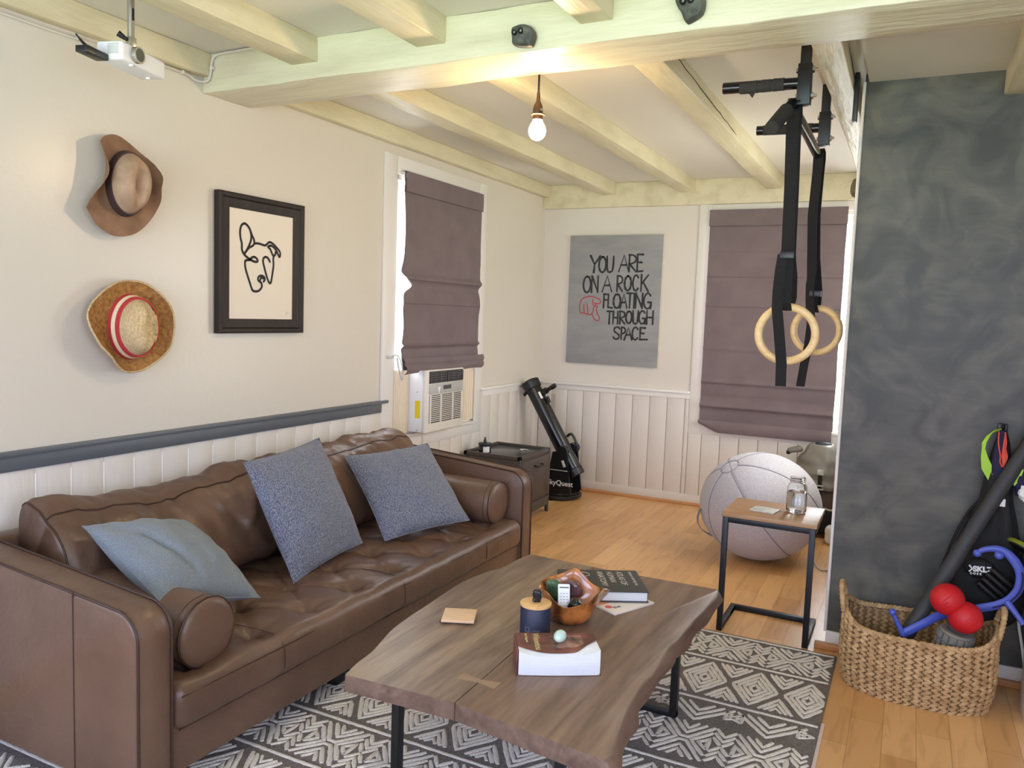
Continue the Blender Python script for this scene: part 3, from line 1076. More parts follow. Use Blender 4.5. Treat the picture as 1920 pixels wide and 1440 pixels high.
# ---------------------------------------------------------------- bolsters lying along the arms
def bolster(yc, label, seed, zc, r0=0.116):
    x0, x1 = 0.44, 0.975
    t = thing('bolster', label, 'bolster cushion', (0.7, yc, zc - r0), 'leather bolsters on the sofa')
    rings = []
    n = 32

    def ring(x, r):
        out = []
        for j in range(n):
            a = 2 * PI * j / n
            rr = r * (1 + 0.025 * nz(x * 5 + seed, math.cos(a) * 1.5, math.sin(a) * 1.5)) + 0.003 * nz(x * 22 + seed, math.cos(a) * 3, math.sin(a) * 3)
            yy, zz = rr * math.cos(a), rr * math.sin(a)
            out.append(Vector((x, yc + yy, zc + max(zz, -r0 * 0.97))))
        return out
    prof = [(x0 - 0.012, 0.04), (x0 - 0.010, 0.08), (x0, r0 * 0.97)] + [(x0 + (x1 - x0) * k / 16, r0) for k in range(1, 16)] + [(x1, r0 * 0.985), (x1 + 0.006, r0 * 0.96), (x1 + 0.013, r0 * 0.8), (x1 + 0.018, r0 * 0.5), (x1 + 0.020, r0 * 0.1)]
    for x, r in prof:
        rings.append(ring(x, r))
    MB().loft(rings).build('body', M['leather'], t, smooth=60)
    pm = MB()
    for x, k in ((x1 - 0.001, 1.012), (x1 - 0.03, 1.006)):
        pm.tube([Vector((x, yc + (p.y - yc) * k, zc + (p.z - zc) * k)) for p in ring(x, r0 * 0.99)], 0.0036 if k > 1.01 else 0.002, 6, closed=True)
    pm.build('piping', M['leatherdark'], t)
    return t


bolster(-4.566, 'brown leather bolster against the near sofa arm beside the steel-blue pillow', 1.0, 0.458, 0.112)
bolster(-2.590, 'brown leather bolster against the far sofa arm by the nightstand', 5.0, 0.478)


# ---------------------------------------------------------------- throw pillows
def pillow(corners, thick, name, label, mt, seed, folds=(), seam=True):
    """corners: TL, TR, BR, BL of the case seen from the front."""
    TL, TR, BR, BL = [Vector(c) for c in corners]
    nrm = (TR - TL).cross(BL - TL)
    nrm = -nrm.normalized()
    cen = (TL + TR + BR + BL) / 4
    low = min(c.z for c in (TL, TR, BR, BL))
    t = thing(name, label, 'throw pillow', (cen.x, cen.y, low), 'throw pillows on the sofa')
    n = 34

    def pos(u, v, side):
        a, b = 2 * u - 1, 2 * v - 1
        pa = a * (1 - 0.050 * (1 - b * b))
        pb = b * (1 - 0.050 * (1 - a * a))
        uu, vv = (pa + 1) / 2, (pb + 1) / 2
        base = TL * (1 - uu) * (1 - vv) + TR * uu * (1 - vv) + BR * uu * vv + BL * (1 - uu) * vv
        h = thick * (max(0, (1 - a * a)) ** 0.55) * (max(0, (1 - b * b)) ** 0.55)
        w = 0
        if side > 0:
            k = min(1, h / (thick * 0.35))
            w = 0.010 * nz(a * 2 + seed, b * 2, seed) + 0.006 * nz(a * 6 + seed, b * 4, 1)
            for (fa, fb, fr, fl, fd) in folds:
                ca, sa = math.cos(fr), math.sin(fr)
                x_, y_ = (a - fa) * ca + (b - fb) * sa, -(a - fa) * sa + (b - fb) * ca
                w -= fd * math.exp(-(y_ / 0.045) ** 2) * math.exp(-(x_ / fl) ** 2)
            w *= k
        return base + nrm * side * (h + w)
    mb = MB()
    mb.grid(lambda u, v: pos(u, v, 1), n, n)
    mb.grid(lambda u, v: pos(u, v, -1), n, n)
    mb.build('cover', mt, t, smooth=70)
    if seam:
        ring = [pos(k / n, 0, 0) for k in range(n)] + [pos(1, k / n, 0) for k in range(n)] + [pos(1 - k / n, 1, 0) for k in range(n)] + [pos(0, 1 - k / n, 0) for k in range(n)]
        MB().tube(ring, 0.0022, 6, closed=True).build('edge_seam', mt, t)
    return t


pillow([(0.505, -3.955, 0.855), (0.446, -3.424, 0.884), (0.672, -3.370, 0.402), (0.732, -3.902, 0.374)], 0.090, 'throw_pillow', 'upright heather blue pillow standing at the middle of the sofa', M['denim'], 3.0,
       [(0.05, 0.35, -0.35, 0.35, 0.014), (0.1, 0.82, 0.0, 0.5, 0.012)])
pillow([(0.388, -3.160, 0.752), (0.582, -2.690, 0.775), (0.930, -2.812, 0.425), (0.737, -3.284, 0.400)], 0.088, 'throw_pillow', 'heather blue pillow slumped beside the far bolster', M['denim'], 8.0,
       [(-0.15, -0.25, -0.5, 0.4, 0.014), (0.0, 0.35, -0.35, 0.5, 0.013)])
pillow([(0.440, -4.616, 0.730), (0.400, -4.150, 0.640), (0.808, -4.165, 0.412), (0.846, -4.632, 0.545)], 0.100, 'throw_pillow', 'flat steel-blue pillow leaning into the near sofa corner', M['steelblue'], 14.0,
       [(-0.45, 0.1, 1.25, 0.6, 0.026), (0.75, 0.3, 1.4, 0.35, 0.014)])
# ---------------------------------------------------------------- coffee table
TT = 0.45
ctb = thing('coffee_table', 'live-edge wooden coffee table with black metal legs on the patterned rug', 'coffee table', (1.88, -3.92, 0))
LEFT = [(1.524, -4.564), (1.506, -4.49), (1.495, -4.40), (1.470, -4.31), (1.447, -4.22), (1.434, -4.11), (1.427, -3.99), (1.416, -3.85), (1.411, -3.70), (1.430, -3.56), (1.459, -3.47), (1.464, -3.36), (1.472, -3.28), (1.480, -3.236)]
RIGHT = [(2.297, -3.243), (2.303, -3.326), (2.300, -3.50), (2.291, -3.624), (2.288, -3.81), (2.279, -3.90), (2.290, -4.09), (2.283, -4.166), (2.289, -4.308), (2.299, -4.386), (2.320, -4.523), (2.330, -4.575), (2.324, -4.604)]
SEAMN, SEAMF = (1.878, -4.545), (1.845, -3.252)


def slab(edge_pts, a, b, side, name, mt):
    """edge_pts: live edge from near to far (left) or far to near (right); a, b: near and far end of the straight joint."""
    mb = MB()
    pts = [Vector((p[0], p[1], 0)) for p in edge_pts]
    dense = smooth_path(pts, 4)
    if side < 0:
        loop = dense + [Vector((b[0] - 0.0012, b[1], 0)), Vector((a[0] - 0.0012, a[1], 0))]
    else:
        loop = dense + [Vector((a[0] + 0.0012, a[1], 0)), Vector((b[0] + 0.0012, b[1], 0))]
    n = len(loop)
    rings = []
    for (dz, out) in ((0.0, 0.0), (-0.003, 0.003), (-0.018, 0.008), (-0.034, 0.013), (-0.046, 0.011), (-0.050, 0.0)):
        ring = []
        for i, p in enumerate(loop):
            q = Vector(p)
            live = i < len(dense)
            if live:
                t = (loop[min(i + 1, len(dense) - 1)] - loop[max(i - 1, 0)]).normalized()
                nn = Vector((t.y, -t.x, 0)) * (-1 if side < 0 else -1)
                w = out * (0.9 + 0.9 * nz(p.x * 7, p.y * 7, dz * 30)) * (1.9 if side > 0 else 1.0)
                if i in (0, len(dense) - 1):
                    w *= 0.4
                q = q + nn * w
            ring.append(Vector((q.x, q.y, TT + dz)))
        rings.append(ring)
    mb.loft(rings)
    for q in range(len(mb.f)):
        mb.m[q] = 0 if len(mb.f[q]) > 4 else 1
    return mb.build(name, [mt, M['bark']], ctb, smooth=40)


slab(LEFT, SEAMN, SEAMF, -1, 'top_slab', M['walnut'])
slab(RIGHT, SEAMN, SEAMF, 1, 'top_slab', M['walnut2'])
kx, ky = 1.870, -4.40
key = [(-0.062, -0.022), (-0.062, 0.022), (0, 0.010), (0.062, 0.022), (0.062, -0.022), (0, -0.010)]
MB().prism(key, lambda u, v: Vector((kx + u, ky + v, TT - 0.004)), lambda u, v: Vector((kx + u, ky + v, TT + 0.0006))).build('butterfly_key', M['inlay'], ctb, smooth=0)
for (yy, xa, xb) in ((-4.355, 1.565, 2.115), (-3.47, 1.60, 2.205)):
    mb = MB()
    w, dpt = 0.0135, 0.016
    zt = TT - 0.051
    mb.rbox((xa - w, yy - dpt, 0.0115), (xa + w, yy + dpt, zt), 0.002, 1)
    mb.rbox((xb - w, yy - dpt, 0.0115), (xb + w, yy + dpt, zt), 0.002, 1)
    mb.rbox((xa - w, yy - dpt + 0.0005, 0.0112), (xb + w, yy + dpt - 0.0005, 0.035), 0.002, 1)
    mb.rbox((xa - w, yy - dpt + 0.0005, zt - 0.008), (xb + w, yy + dpt - 0.0005, zt), 0.001, 1)
    mb.build('leg_frame', M['blackmetal'], ctb)

# ---------------------------------------------------------------- things on the coffee table


def flat_quad(c, ang, w, d, h, z, mb, r=0.002, mi=0):
    m_ = Matrix.Translation((c[0], c[1], z)) @ Matrix.Rotation(ang, 4, 'Z')
    mb.rbox((-w / 2, -d / 2, 0), (w / 2, d / 2, h), r, 2, M=m_, mi=mi)
    return mb


cc = (1.588, -4.032)
o = flat_quad((cc[0] - 0.008, cc[1] + 0.003), 0.33, 0.105, 0.105, 0.006, TT, MB()).build('coaster', M['coasterdark'], org=(cc[0], cc[1], TT))
tag(o, 'dark square coaster peeking out below the pale wooden one', 'coaster', 'coasters on the coffee table')
o = flat_quad(cc, 0.42, 0.112, 0.112, 0.009, TT + 0.0062, MB()).build('coaster', M['coaster'], org=(cc[0], cc[1], TT + 0.006))
tag(o, 'pale square wooden coaster stacked near the sofa side of the table', 'coaster', 'coasters on the coffee table')

# lidded canister
cx, cy, cr = 1.880, -4.045, 0.0495
can = thing('canister', 'navy canister with round bamboo lid behind the thick paperback', 'canister', (cx, cy, TT))
Mc = Matrix.Translation((cx, cy, TT))
MB().lathe([(0.0, 0), (cr - 0.003, 0), (cr, 0.003), (cr, 0.108), (cr - 0.002, 0.111), (0, 0.111)], 48, Mc).build('body', M['navycan'], can)
MB().lathe([(0, 0.112), (cr + 0.0005, 0.112), (cr + 0.0015, 0.113), (cr + 0.0015, 0.120), (cr, 0.121), (0, 0.121)], 48, Mc).build('lid', M['bamboo'], can)


def can_pt(u, v):
    a = math.radians(-62) + u / cr
    return Vector((cx + (cr + 0.0006) * math.cos(a), cy + (cr + 0.0006) * math.sin(a), TT + v))


mb = MB()
for q in ([(-0.036, 0.040), (-0.023, 0.038), (-0.023, 0.051), (-0.036, 0.053), (-0.036, 0.040)],):
    mb.brush(q, 0.0016, can_pt)
mb.build('emblem', M['dimprint'], can, smooth=0)
mb = MB()
xx = -0.018
for g in ('A', 'H', 'O', 'U', 'S', 'E'):
    if g == 'A':
        st = [[(0, 0), (0.5, 1), (1, 0)]]
    elif g == 'H':
        st = [[(0, 0), (0, 1)], [(1, 0), (1, 1)], [(0, .5), (1, .5)]]
    elif g == 'O':
        st = [[(0, 0), (0, 1), (1, 1), (1, 0), (0, 0)]]
    elif g == 'U':
        st = [[(0, 1), (0, 0), (1, 0), (1, 1)]]
    elif g == 'S':
        st = [[(1, 1), (0, 1), (0, .5), (1, .5), (1, 0), (0, 0)]]
    else:
        st = [[(1, 1), (0, 1), (0, 0), (1, 0)], [(0, .5), (.8, .5)]]
    for s_ in st:
        mb.brush([(xx + 0.0028 * a, 0.0415 + 0.005 * b) for a, b in s_], 0.0008, can_pt)
    xx += 0.0052 if g != 'A' else 0.008
mb.build('lettering', M['dimprint'], can, smooth=0)
# small carved stone on the lid
mb = MB().rbox((-0.014, -0.010, 0), (0.014, 0.010, 0.040), 0.006, 3, (2, 2, 3), lambda p, n: p + n * 0.004 * nz(p.x * 90, p.y * 90, p.z * 90))
mb.xf(Matrix.Translation((cx + 0.002, cy + 0.004, TT + 0.121)) @ Matrix.Rotation(0.5, 4, 'Z'))
tag(mb.build('carved_stone', M['blackstone'], org=(cx, cy, TT + 0.121)), 'small black carved stone standing on the bamboo lid', 'ornament')

# burl bowl: free-form rim
bx0, by0 = 1.918, -3.838
bowl = None
NB = 48


def rim(a):
    """radius and height of the rim, by angle (0 = +X)."""
    r = 0.100 + 0.008 * math.sin(2 * a + 0.6) + 0.006 * math.sin(3 * a - 0.4)
    z = 0.108 + 0.008 * math.sin(3 * a + 1.2) + 0.006 * math.sin(5 * a)
    d = (a - 0.76 + PI) % (2 * PI) - PI
    r += 0.034 * math.exp(-(d / 0.26) ** 2)          # pointed lip
    z -= 0.006 * math.exp(-(d / 0.30) ** 2)
    d = (a - 1.85 + PI) % (2 * PI) - PI
    z += 0.044 * math.exp(-(d / 0.60) ** 2)           # raised back lobe
    d = (a - 3.2 + PI) % (2 * PI) - PI
    z += 0.012 * math.exp(-(d / 0.5) ** 2)
    r += 0.010 * math.exp(-(d / 0.5) ** 2)
    d = (a + 1.25 + PI) % (2 * PI) - PI
    z -= 0.026 * math.exp(-(d / 0.75) ** 2)           # low front
    return r, z


rings = []
for k, (fr, fz) in enumerate([(0.30, 0.0), (0.52, 0.0), (0.66, 0.08), (0.78, 0.25), (0.84, 0.45), (0.90, 0.7), (0.98, 0.93), (1.0, 0.985), (0.985, 1.0), (0.955, 0.985), (0.90, 0.86), (0.80, 0.55), (0.68, 0.30), (0.48, 0.16), (0.2, 0.13)]):
    ring = []
    for j in range(NB):
        a = 2 * PI * j / NB
        r, z = rim(a)
        rb = 0.098 + 0.004 * math.sin(2 * a)
        mixf = max(0, min(1, (fz - 0.3) / 0.6)) if k >= 3 and k < 12 else 0
        rr = (rb * (1 - mixf) + r * mixf) * fr
        rr += 0.003 * nz(math.cos(a) * 3, math.sin(a) * 3, fz * 4)
        zz = z * fz
        ring.append(Vector((bx0 + rr * math.cos(a), by0 + rr * math.sin(a), TT + zz)))
    rings.append(ring)
bowl = MB().loft(rings).build('wooden_bowl', M['burl'], org=(bx0, by0, TT), smooth=60)
tag(bowl, 'polished burl wood bowl with a pointed lip on the coffee table', 'bowl')


def stone(name, c, r, mt, label, seed, cat='stone', rot=(0, 0, 0), amp=0.25):
    rings_ = []
    R_ = Matrix.Rotation(rot[2], 3, 'Z') @ Matrix.Rotation(rot[1], 3, 'Y') @ Matrix.Rotation(rot[0], 3, 'X')
    for i in range(1, 14):
        t = PI * i / 14
        ring = []
        for j in range(20):
            a = 2 * PI * j / 20
            d = Vector((math.sin(t) * math.cos(a), math.sin(t) * math.sin(a), math.cos(t)))
            k = 1 + amp * nz(d.x * 1.4 + seed, d.y * 1.4, d.z * 1.4)
            ring.append(Vector(c) + R_ @ Vector((d.x * r[0] * k, d.y * r[1] * k, d.z * r[2] * k)))
        rings_.append(ring)
    o_ = MB().loft(rings_).build(name, mt, org=(c[0], c[1], c[2] - r[2]), smooth=50)
    return tag(o_, label, cat)


stone('stone', (bx0 - 0.060, by0 - 0.002, TT + 0.095), (0.030, 0.020, 0.050), M['greenstone'], 'mottled green stone leaning at the left of the wooden bowl', 2.0, rot=(0.3, -0.35, 0.3))
stone('stone', (bx0 - 0.012, by0 + 0.046, TT + 0.092), (0.034, 0.018, 0.034), M['agate'], 'violet-brown polished stone at the back of the wooden bowl', 6.0, rot=(0.2, 0.1, 0.1))
stone('stone', (bx0 + 0.030, by0 - 0.030, TT + 0.060), (0.026, 0.022, 0.028), M['blackstone'], 'black rough stone beside the white remote in the wooden bowl', 4.0)
rc = thing('remote_control', 'white slim remote with rounded top propped in the wooden bowl', 'remote control', (bx0 - 0.008, by0 - 0.030, TT + 0.03))
mr = Matrix.Translation((bx0 - 0.010, by0 - 0.034, TT + 0.038)) @ Matrix.Rotation(0.5, 4, 'Z') @ Matrix.Rotation(-0.35, 4, 'X')
mb = MB().rbox((-0.021, -0.004, 0), (0.021, 0.004, 0.092), 0.004, 2, M=mr)
mb.build('body', M['white'], rc)
mb = MB()
for i in range(3):
    for k in range(5):
        mb.rbox((-0.013 + 0.010 * i, -0.0052, 0.018 + 0.010 * k), (-0.007 + 0.010 * i, -0.0038, 0.022 + 0.010 * k), 0.0005, 1, M=mr)
mb.build('buttons', M['card'], rc)
MB().rbox((-0.016, -0.0052, 0.078), (0.016, -0.0038, 0.082), 0.0005, 1, M=mr).build('slot', M['acdark'], rc)

# atlas on a magazine
ba = math.atan2(0.152, 0.271)
bc = (1.917, -3.527)
mc_ = (1.985, -3.598)
mg = thing('magazine', 'pale magazine half covered by the charcoal hardback', 'magazine', (mc_[0], mc_[1], TT))
mm = frame_m((2.040, -3.720, TT), (-0.90, 0.43, 0), (0.43, 0.90, 0))
mm = mm @ Matrix.Scale(-1, 4, (0, 0, 1)) if mm.col[2].z < 0 else mm
MB().rbox((0, 0, 0), (0.155, 0.205, 0.008), 0.001, 1, M=mm).build('pages', M['magwhite'], mg)
MB().box((0.085, 0.002, 0.0082), (0.154, 0.203, 0.0085)).xf(mm).build('cover_print', M['magorange'], mg, smooth=0)
MB().prism([(0.058 + 0.014 * math.cos(2 * PI * k_ / 24), 0.026 + 0.014 * math.sin(2 * PI * k_ / 24)) for k_ in range(24)], lambda u, v: mm @ Vector((u, v, 0.0078)), lambda u, v: mm @ Vector((u, v, 0.0086))).build('cover_badge', M['magred'], mg, smooth=0)
text_mesh('the', 0.026, Matrix.Translation((0, 0, TT + 0.0087)) @ frame_m((2.024, -3.676, 0), (0.43, 0.90, 0), (-0.90, 0.43, 0)), M['ink'], 'title', mg, 0.0002)
bk = thing('hardback_book', 'large charcoal hardback anatomy book behind the wooden bowl', 'book', (bc[0], bc[1], TT + 0.009))
mbk = Matrix.Translation((bc[0], bc[1], TT + 0.0095)) @ Matrix.Rotation(ba, 4, 'Z')
W2, D2, H2 = 0.156, 0.122, 0.040
mb = MB()
mb.rbox((-W2, -D2, 0), (W2, D2, 0.0035), 0.001, 1, M=mbk)
mb.rbox((-W2, -D2, H2 - 0.0035), (W2, D2, H2), 0.001, 1, M=mbk)
mb.rbox((-W2, D2 - 0.004, 0), (W2, D2, H2), 0.001, 1, M=mbk)
mb.build('cover', M['bookblack'], bk)
MB().rbox((-W2 + 0.005, -D2 + 0.005, 0.0036), (W2 - 0.005, D2 - 0.004, H2 - 0.0036), 0.001, 1, M=mbk).build('page_block', M['bookedge'], bk)
tm = mbk @ Matrix.Translation((0, 0, H2 + 0.0003))
for (txt, u, sz) in (('ATLAS OF', 0.078, 0.034), ('HUMAN', 0.040, 0.034), ('ANATOMY', 0.002, 0.034), ('FRANK H. NETTER, MD', 0.128, 0.015)):
    text_mesh(txt, sz, tm @ Matrix.Translation((u - 0.008, D2 - 0.018, 0)) @ Matrix.Rotation(-PI / 2, 4, 'Z'), M['bookprint'], 'title', bk, 0.0002)
mb = MB().tube([mbk @ Vector((-0.062 + 0.024 * math.cos(2 * PI * k_ / 28), 0.065 + 0.024 * math.sin(2 * PI * k_ / 28), H2 + 0.0005)) for k_ in range(28)], 0.0012, 6, closed=True)
mb.build('emblem', M['bookprint'], bk, smooth=0)

# thick paperback with a worn fore-edge and a stone egg
pa = math.atan2(0.127, 0.211)
pc = (2.024, -4.198)
pb = thing('paperback_book', 'very thick maroon paperback with white page block nearest the viewer', 'book', (pc[0], pc[1], TT))
mp_ = Matrix.Translation((pc[0], pc[1], TT)) @ Matrix.Rotation(pa, 4, 'Z')
PW, PD, PH = 0.123, 0.062, 0.079


def sagz(u, v):
    """top of the page block: dips at the middle of the open edge."""
    k = max(0, (0.35 - v) / 0.35)
    return PH - 0.004 - 0.020 * k * math.sin(PI * u) ** 0.8 + 0.004 * k * (u - 0.5)


mb = MB()
nu, nv = 20, 12
top = lambda u, v: Vector((-PW + 0.003 + (2 * PW - 0.006) * u, -PD + 2 * PD * v - 0.004 * math.sin(PI * u) * (1 - v), sagz(u, v) if v > 0.0 else sagz(u, 0)))
mb.grid(lambda u, v: top(u, v), nu, nv)
mb.grid(lambda u, v: Vector((top(u, 0).x, top(u, 0).y - 0.010 * math.sin(PI * v) * 0.3, 0.002 + (top(u, 0).z - 0.002) * v)), nu, 8)
mb.grid(lambda u, v: Vector((top(1, u).x, top(1, u).y, 0.002 + (top(1, u).z - 0.002) * v)), nv, 2)
mb.grid(lambda u, v: Vector((top(0, u).x, top(0, u).y, 0.002 + (top(0, u).z - 0.002) * v)), nv, 2)
mb.grid(lambda u, v: Vector((top(u, 1).x, top(u, 1).y, 0.002 + (top(u, 1).z - 0.002) * v)), nu, 2)
mb.xf(mp_)
mb.build('page_block', M['bookedge'], pb, smooth=50)
mb = MB()


def cov(u, v):
    lim = 0.10 + 0.14 * (1 - math.sin(PI * u)) ** 2 + (0.35 * max(0, u - 0.72) / 0.28)
    vv = lim + (1 - lim) * v
    p = top(u, vv)
    return Vector((p.x * 1.012, p.y + 0.002 * v, p.z + 0.0022))


mb.grid(cov, nu, nv)
mb.rbox((-PW - 0.002, -PD, 0), (PW + 0.002, PD, 0.002), 0.0008, 1)
mb.rbox((-PW - 0.003, -PD + 0.001, 0), (-PW + 0.0005, PD, PH - 0.003), 0.001, 1)
mb.xf(mp_)
mb.build('cover', M['pbcover'], pb, smooth=50)
mb = MB()
mb.grid(lambda u, v: cov(0.42 + 0.40 * u, 0.16 + 0.66 * v) + Vector((0, 0, 0.0006)), 8, 8)
mb.xf(mp_)
mb.build('cover_picture', M['pbdark'], pb, smooth=50)
tp = mp_ @ Matrix.Translation((0, 0, PH - 0.0010))
for (txt, u, sz) in (('Winnetou', -0.070, 0.029), ('Fritz Stuppner', -0.094, 0.0115)):
    text_mesh(txt, sz, tp @ Matrix.Translation((u, PD - 0.004, 0)) @ Matrix.Rotation(-PI / 2, 4, 'Z'), M['pbprint'], 'title', pb, 0.0002)
eg = mp_ @ Vector((0.006, -0.006, PH + 0.0165))
rings = []
for i in range(1, 20):
    t = PI * i / 20
    rings.append([eg + Matrix.Rotation(pa + 1.0, 3, 'Z') @ Vector((0.0245 * math.cos(t), 0.018 * math.sin(t) * math.cos(2 * PI * j / 24) * (1 + 0.12 * math.cos(t)), 0.018 * math.sin(t) * math.sin(2 * PI * j / 24) * (1 + 0.12 * math.cos(t)))) for j in range(24)])
tag(MB().loft(rings).build('stone_egg', M['egg'], org=(eg.x, eg.y, eg.z - 0.018)), 'pale aqua stone egg resting on the thick paperback', 'stone egg')
# ---------------------------------------------------------------- C-shaped side table
ct = thing('side_table', 'C-shaped side table with walnut top and dark metal frame', 'side table', (2.37, -2.35, 0))
CX0, CX1, CY0, CY1, CZT = 2.155, 2.575, -2.515, -2.165, 0.585
MB().rbox((CX0 - 0.004, CY0 - 0.002, CZT - 0.020), (CX1 + 0.006, CY1 + 0.02, CZT), 0.002, 1).build('top', M['ctop'], ct)
s_ = 0.026
z0_ = CZT - 0.0205
for (a, b) in ((CX0, CX0 + s_), (CX1 - s_, CX1)):
    MB().rbox((a, CY0, 0.0), (b, CY0 + s_, z0_), 0.002, 1).build('leg', M['navymetal'], ct)
mb = MB()
mb.rbox((CX0 + s_, CY0, z0_ - s_), (CX1 - s_, CY0 + s_, z0_), 0.002, 1)
for (a, b) in ((CX0, CX0 + s_), (CX1 - s_, CX1)):
    mb.rbox((a, CY0 + s_, z0_ - s_), (b, CY1, z0_), 0.002, 1)
mb.build('top_frame', M['navymetal'], ct)
mb = MB()
for (a, b) in ((CX0, CX0 + s_), (CX1 - s_, CX1)):
    mb.rbox((a, CY0 + s_, 0.0), (b, CY1, s_), 0.002, 1)
mb.rbox((CX0 + s_, CY1 - s_, 0.0), (CX1 - s_, CY1, s_), 0.002, 1)
mb.build('base_frame', M['navymetal'], ct)

# mason jar with water
jx, jy, jr = 2.462, -2.305, 0.048
jar = thing('glass_jar', 'clear glass jar of water on the walnut side table', 'jar', (jx, jy, CZT))
Mj = Matrix.Translation((jx, jy, CZT + 0.0005))
outer = [(0, 0), (jr * 0.86, 0), (jr * 0.97, 0.006), (jr, 0.014), (jr, 0.108), (jr * 0.97, 0.122), (jr * 0.86, 0.135), (jr * 0.74, 0.143), (jr * 0.72, 0.150), (jr * 0.77, 0.153), (jr * 0.72, 0.156), (jr * 0.77, 0.160), (jr * 0.72, 0.164), (jr * 0.74, 0.172)]
inner = [(jr * 0.66, 0.172), (jr * 0.64, 0.150), (jr * 0.70, 0.140), (jr * 0.82, 0.130), (jr * 0.90, 0.118), (jr * 0.93, 0.106), (jr * 0.93, 0.016), (jr * 0.85, 0.009), (0, 0.008)]
MB().lathe(outer + inner, 40, Mj, wob=lambda a, z: 1 - 0.02 * max(0, math.cos(4 * a)) if 0.01 < z < 0.115 else 1).build('glass', M['jarglass'], jar, smooth=50)
MB().lathe([(0, 0.0085), (jr * 0.845, 0.0095), (jr * 0.925, 0.0165), (jr * 0.925, 0.102), (0, 0.102)], 40, Mj).build('water', M['water'], jar, smooth=50)
tag(flat_quad((2.325, -2.362), -0.15, 0.118, 0.105, 0.007, CZT, MB()).build('coaster', M['card'], org=(2.325, -2.362, CZT)), 'grey square coaster on the walnut side table beside the jar', 'coaster')

# ---------------------------------------------------------------- exercise ball
bc_ = Vector((2.118, -1.175, 0.338))
BRX, BRZ = 0.372, 0.338
bl = thing('exercise_ball', 'large lavender-grey fabric exercise ball behind the side table', 'exercise ball', (bc_.x, bc_.y, 0))
AXB = Vector((-0.473, -0.439, 0.78)).normalized()      # axis of the seamed cover
e1_ = AXB.orthogonal().normalized()
e2_ = AXB.cross(e1_)


def ballp(th, ph, k=1.0):
    d = AXB * math.cos(th) + (e1_ * math.cos(ph) + e2_ * math.sin(ph)) * math.sin(th)
    groove = 0
    for q in range(6):
        dd = (ph - q * PI / 3 + PI) % (2 * PI) - PI
        arc = dd * math.sin(th)
        groove = max(groove, math.exp(-(arc / 0.018) ** 2))
    for tt in (0.17, PI - 0.17):
        groove = max(groove, math.exp(-((th - tt) / 0.018) ** 2))
    kk = k * (1 - 0.012 * groove)
    p = bc_ + Vector((d.x * BRX * kk, d.y * BRX * kk, d.z * BRZ * kk))
    p.z = max(p.z, 0.001)
    return p


mb = MB()
nt_, np_ = 96, 144
mb.loft([[ballp(PI * (i + 0.02) / (nt_ + 0.04), 2 * PI * j / np_) for j in range(np_)] for i in range(nt_ + 1)])
mb.build('cover', M['ball'], bl, smooth=80)
sm = MB()
for q in range(6):
    sm.tube([ballp(0.17 + (PI - 0.34) * k / 40, q * PI / 3, 1.006) for k in range(41)], 0.0032, 6)
for tt in (0.17, PI - 0.17):
    sm.tube([ballp(tt, 2 * PI * k / 40, 1.006) for k in range(40)], 0.0032, 6, closed=True)
sm.build('seam', M['ballseam'], bl)
hp = []
for k in range(13):
    t = k / 12
    ang = -0.10 - 0.55 * t
    side = Vector((-0.90, -0.43, 0)).normalized()
    rr = 1.0 + 0.10 * math.sin(PI * t)
    c = bc_ + Vector((side.x * BRX * math.cos(ang) * rr, side.y * BRX * math.cos(ang) * rr, BRZ * math.sin(ang) * rr))
    hp.append((c, (0.43, -0.90, 0)))
MB().strap(hp, 0.045, 0.004).build('carry_handle', M['ballseam'], bl)

# ---------------------------------------------------------------- backpack under the far window
bp = thing('backpack', 'silver-grey backpack with black buckles on the floor under the far window', 'backpack', (2.36, -0.28, 0))


def bag(c, rx, ry, prof, seed, amp=0.03, lean=0.0, pw=2.6):
    rings = []
    n = 40
    for (z, k) in prof:
        ring = []
        for j in range(n):
            a = 2 * PI * j / n
            ca, sa = math.cos(a), math.sin(a)
            x = math.copysign(abs(ca) ** (2 / pw), ca) * rx * k
            y = math.copysign(abs(sa) ** (2 / pw), sa) * ry * k
            w = 1 + amp * (nz(ca * 2 + seed, sa * 2, z * 6) + 0.6 * nz(ca * 5 + seed, sa * 5, z * 14))
            ring.append(Vector((c[0] + x * w + lean * z, c[1] + y * w, z)))
        rings.append(ring)
    return rings


MB().loft(bag((2.37, -0.20), 0.17, 0.15, [(0.01, 0.85), (0.04, 0.98), (0.12, 1.0), (0.22, 1.0), (0.32, 0.97), (0.36, 0.93)], 1.0)).build('body', M['bpbrown'], bp, smooth=60)
MB().loft(bag((2.36, -0.215), 0.185, 0.165, [(0.325 + 0.31 * k / 24, (1.0 + 0.04 * math.sin(k * 0.9)) * (1 - (k / 24) ** 2.6 * 0.58)) for k in range(25)], 3.0, 0.20, 0.03)).build('hood', M['bpgrey'], bp, smooth=60)
MB().loft(bag((2.355, -0.215), 0.055, 0.055, [(0.60, 1.15), (0.632, 1.1), (0.642, 1.0), (0.648, 0.7)], 5.0, 0.15, 0.05)).build('collar', M['inkcloth'], bp, smooth=60)
mb = MB()
mb.strap([(Vector((2.395, -0.383 - 0.004 * k / 6, 0.46 - 0.045 * k)), (1, 0, 0)) for k in range(9)], 0.028, 0.004)
mb.build('strap', M['blackfabric'], bp)
mb = MB().tube([(2.372, -0.394, 0.36), (2.372, -0.394, 0.335), (2.418, -0.394, 0.335), (2.418, -0.394, 0.36)], 0.006, 6, closed=True)
mb.build('buckle', M['card'], bp)
MB().rbox((2.374, -0.389, 0.435), (2.416, -0.381, 0.475), 0.003, 1).build('strap_patch', M['card'], bp)
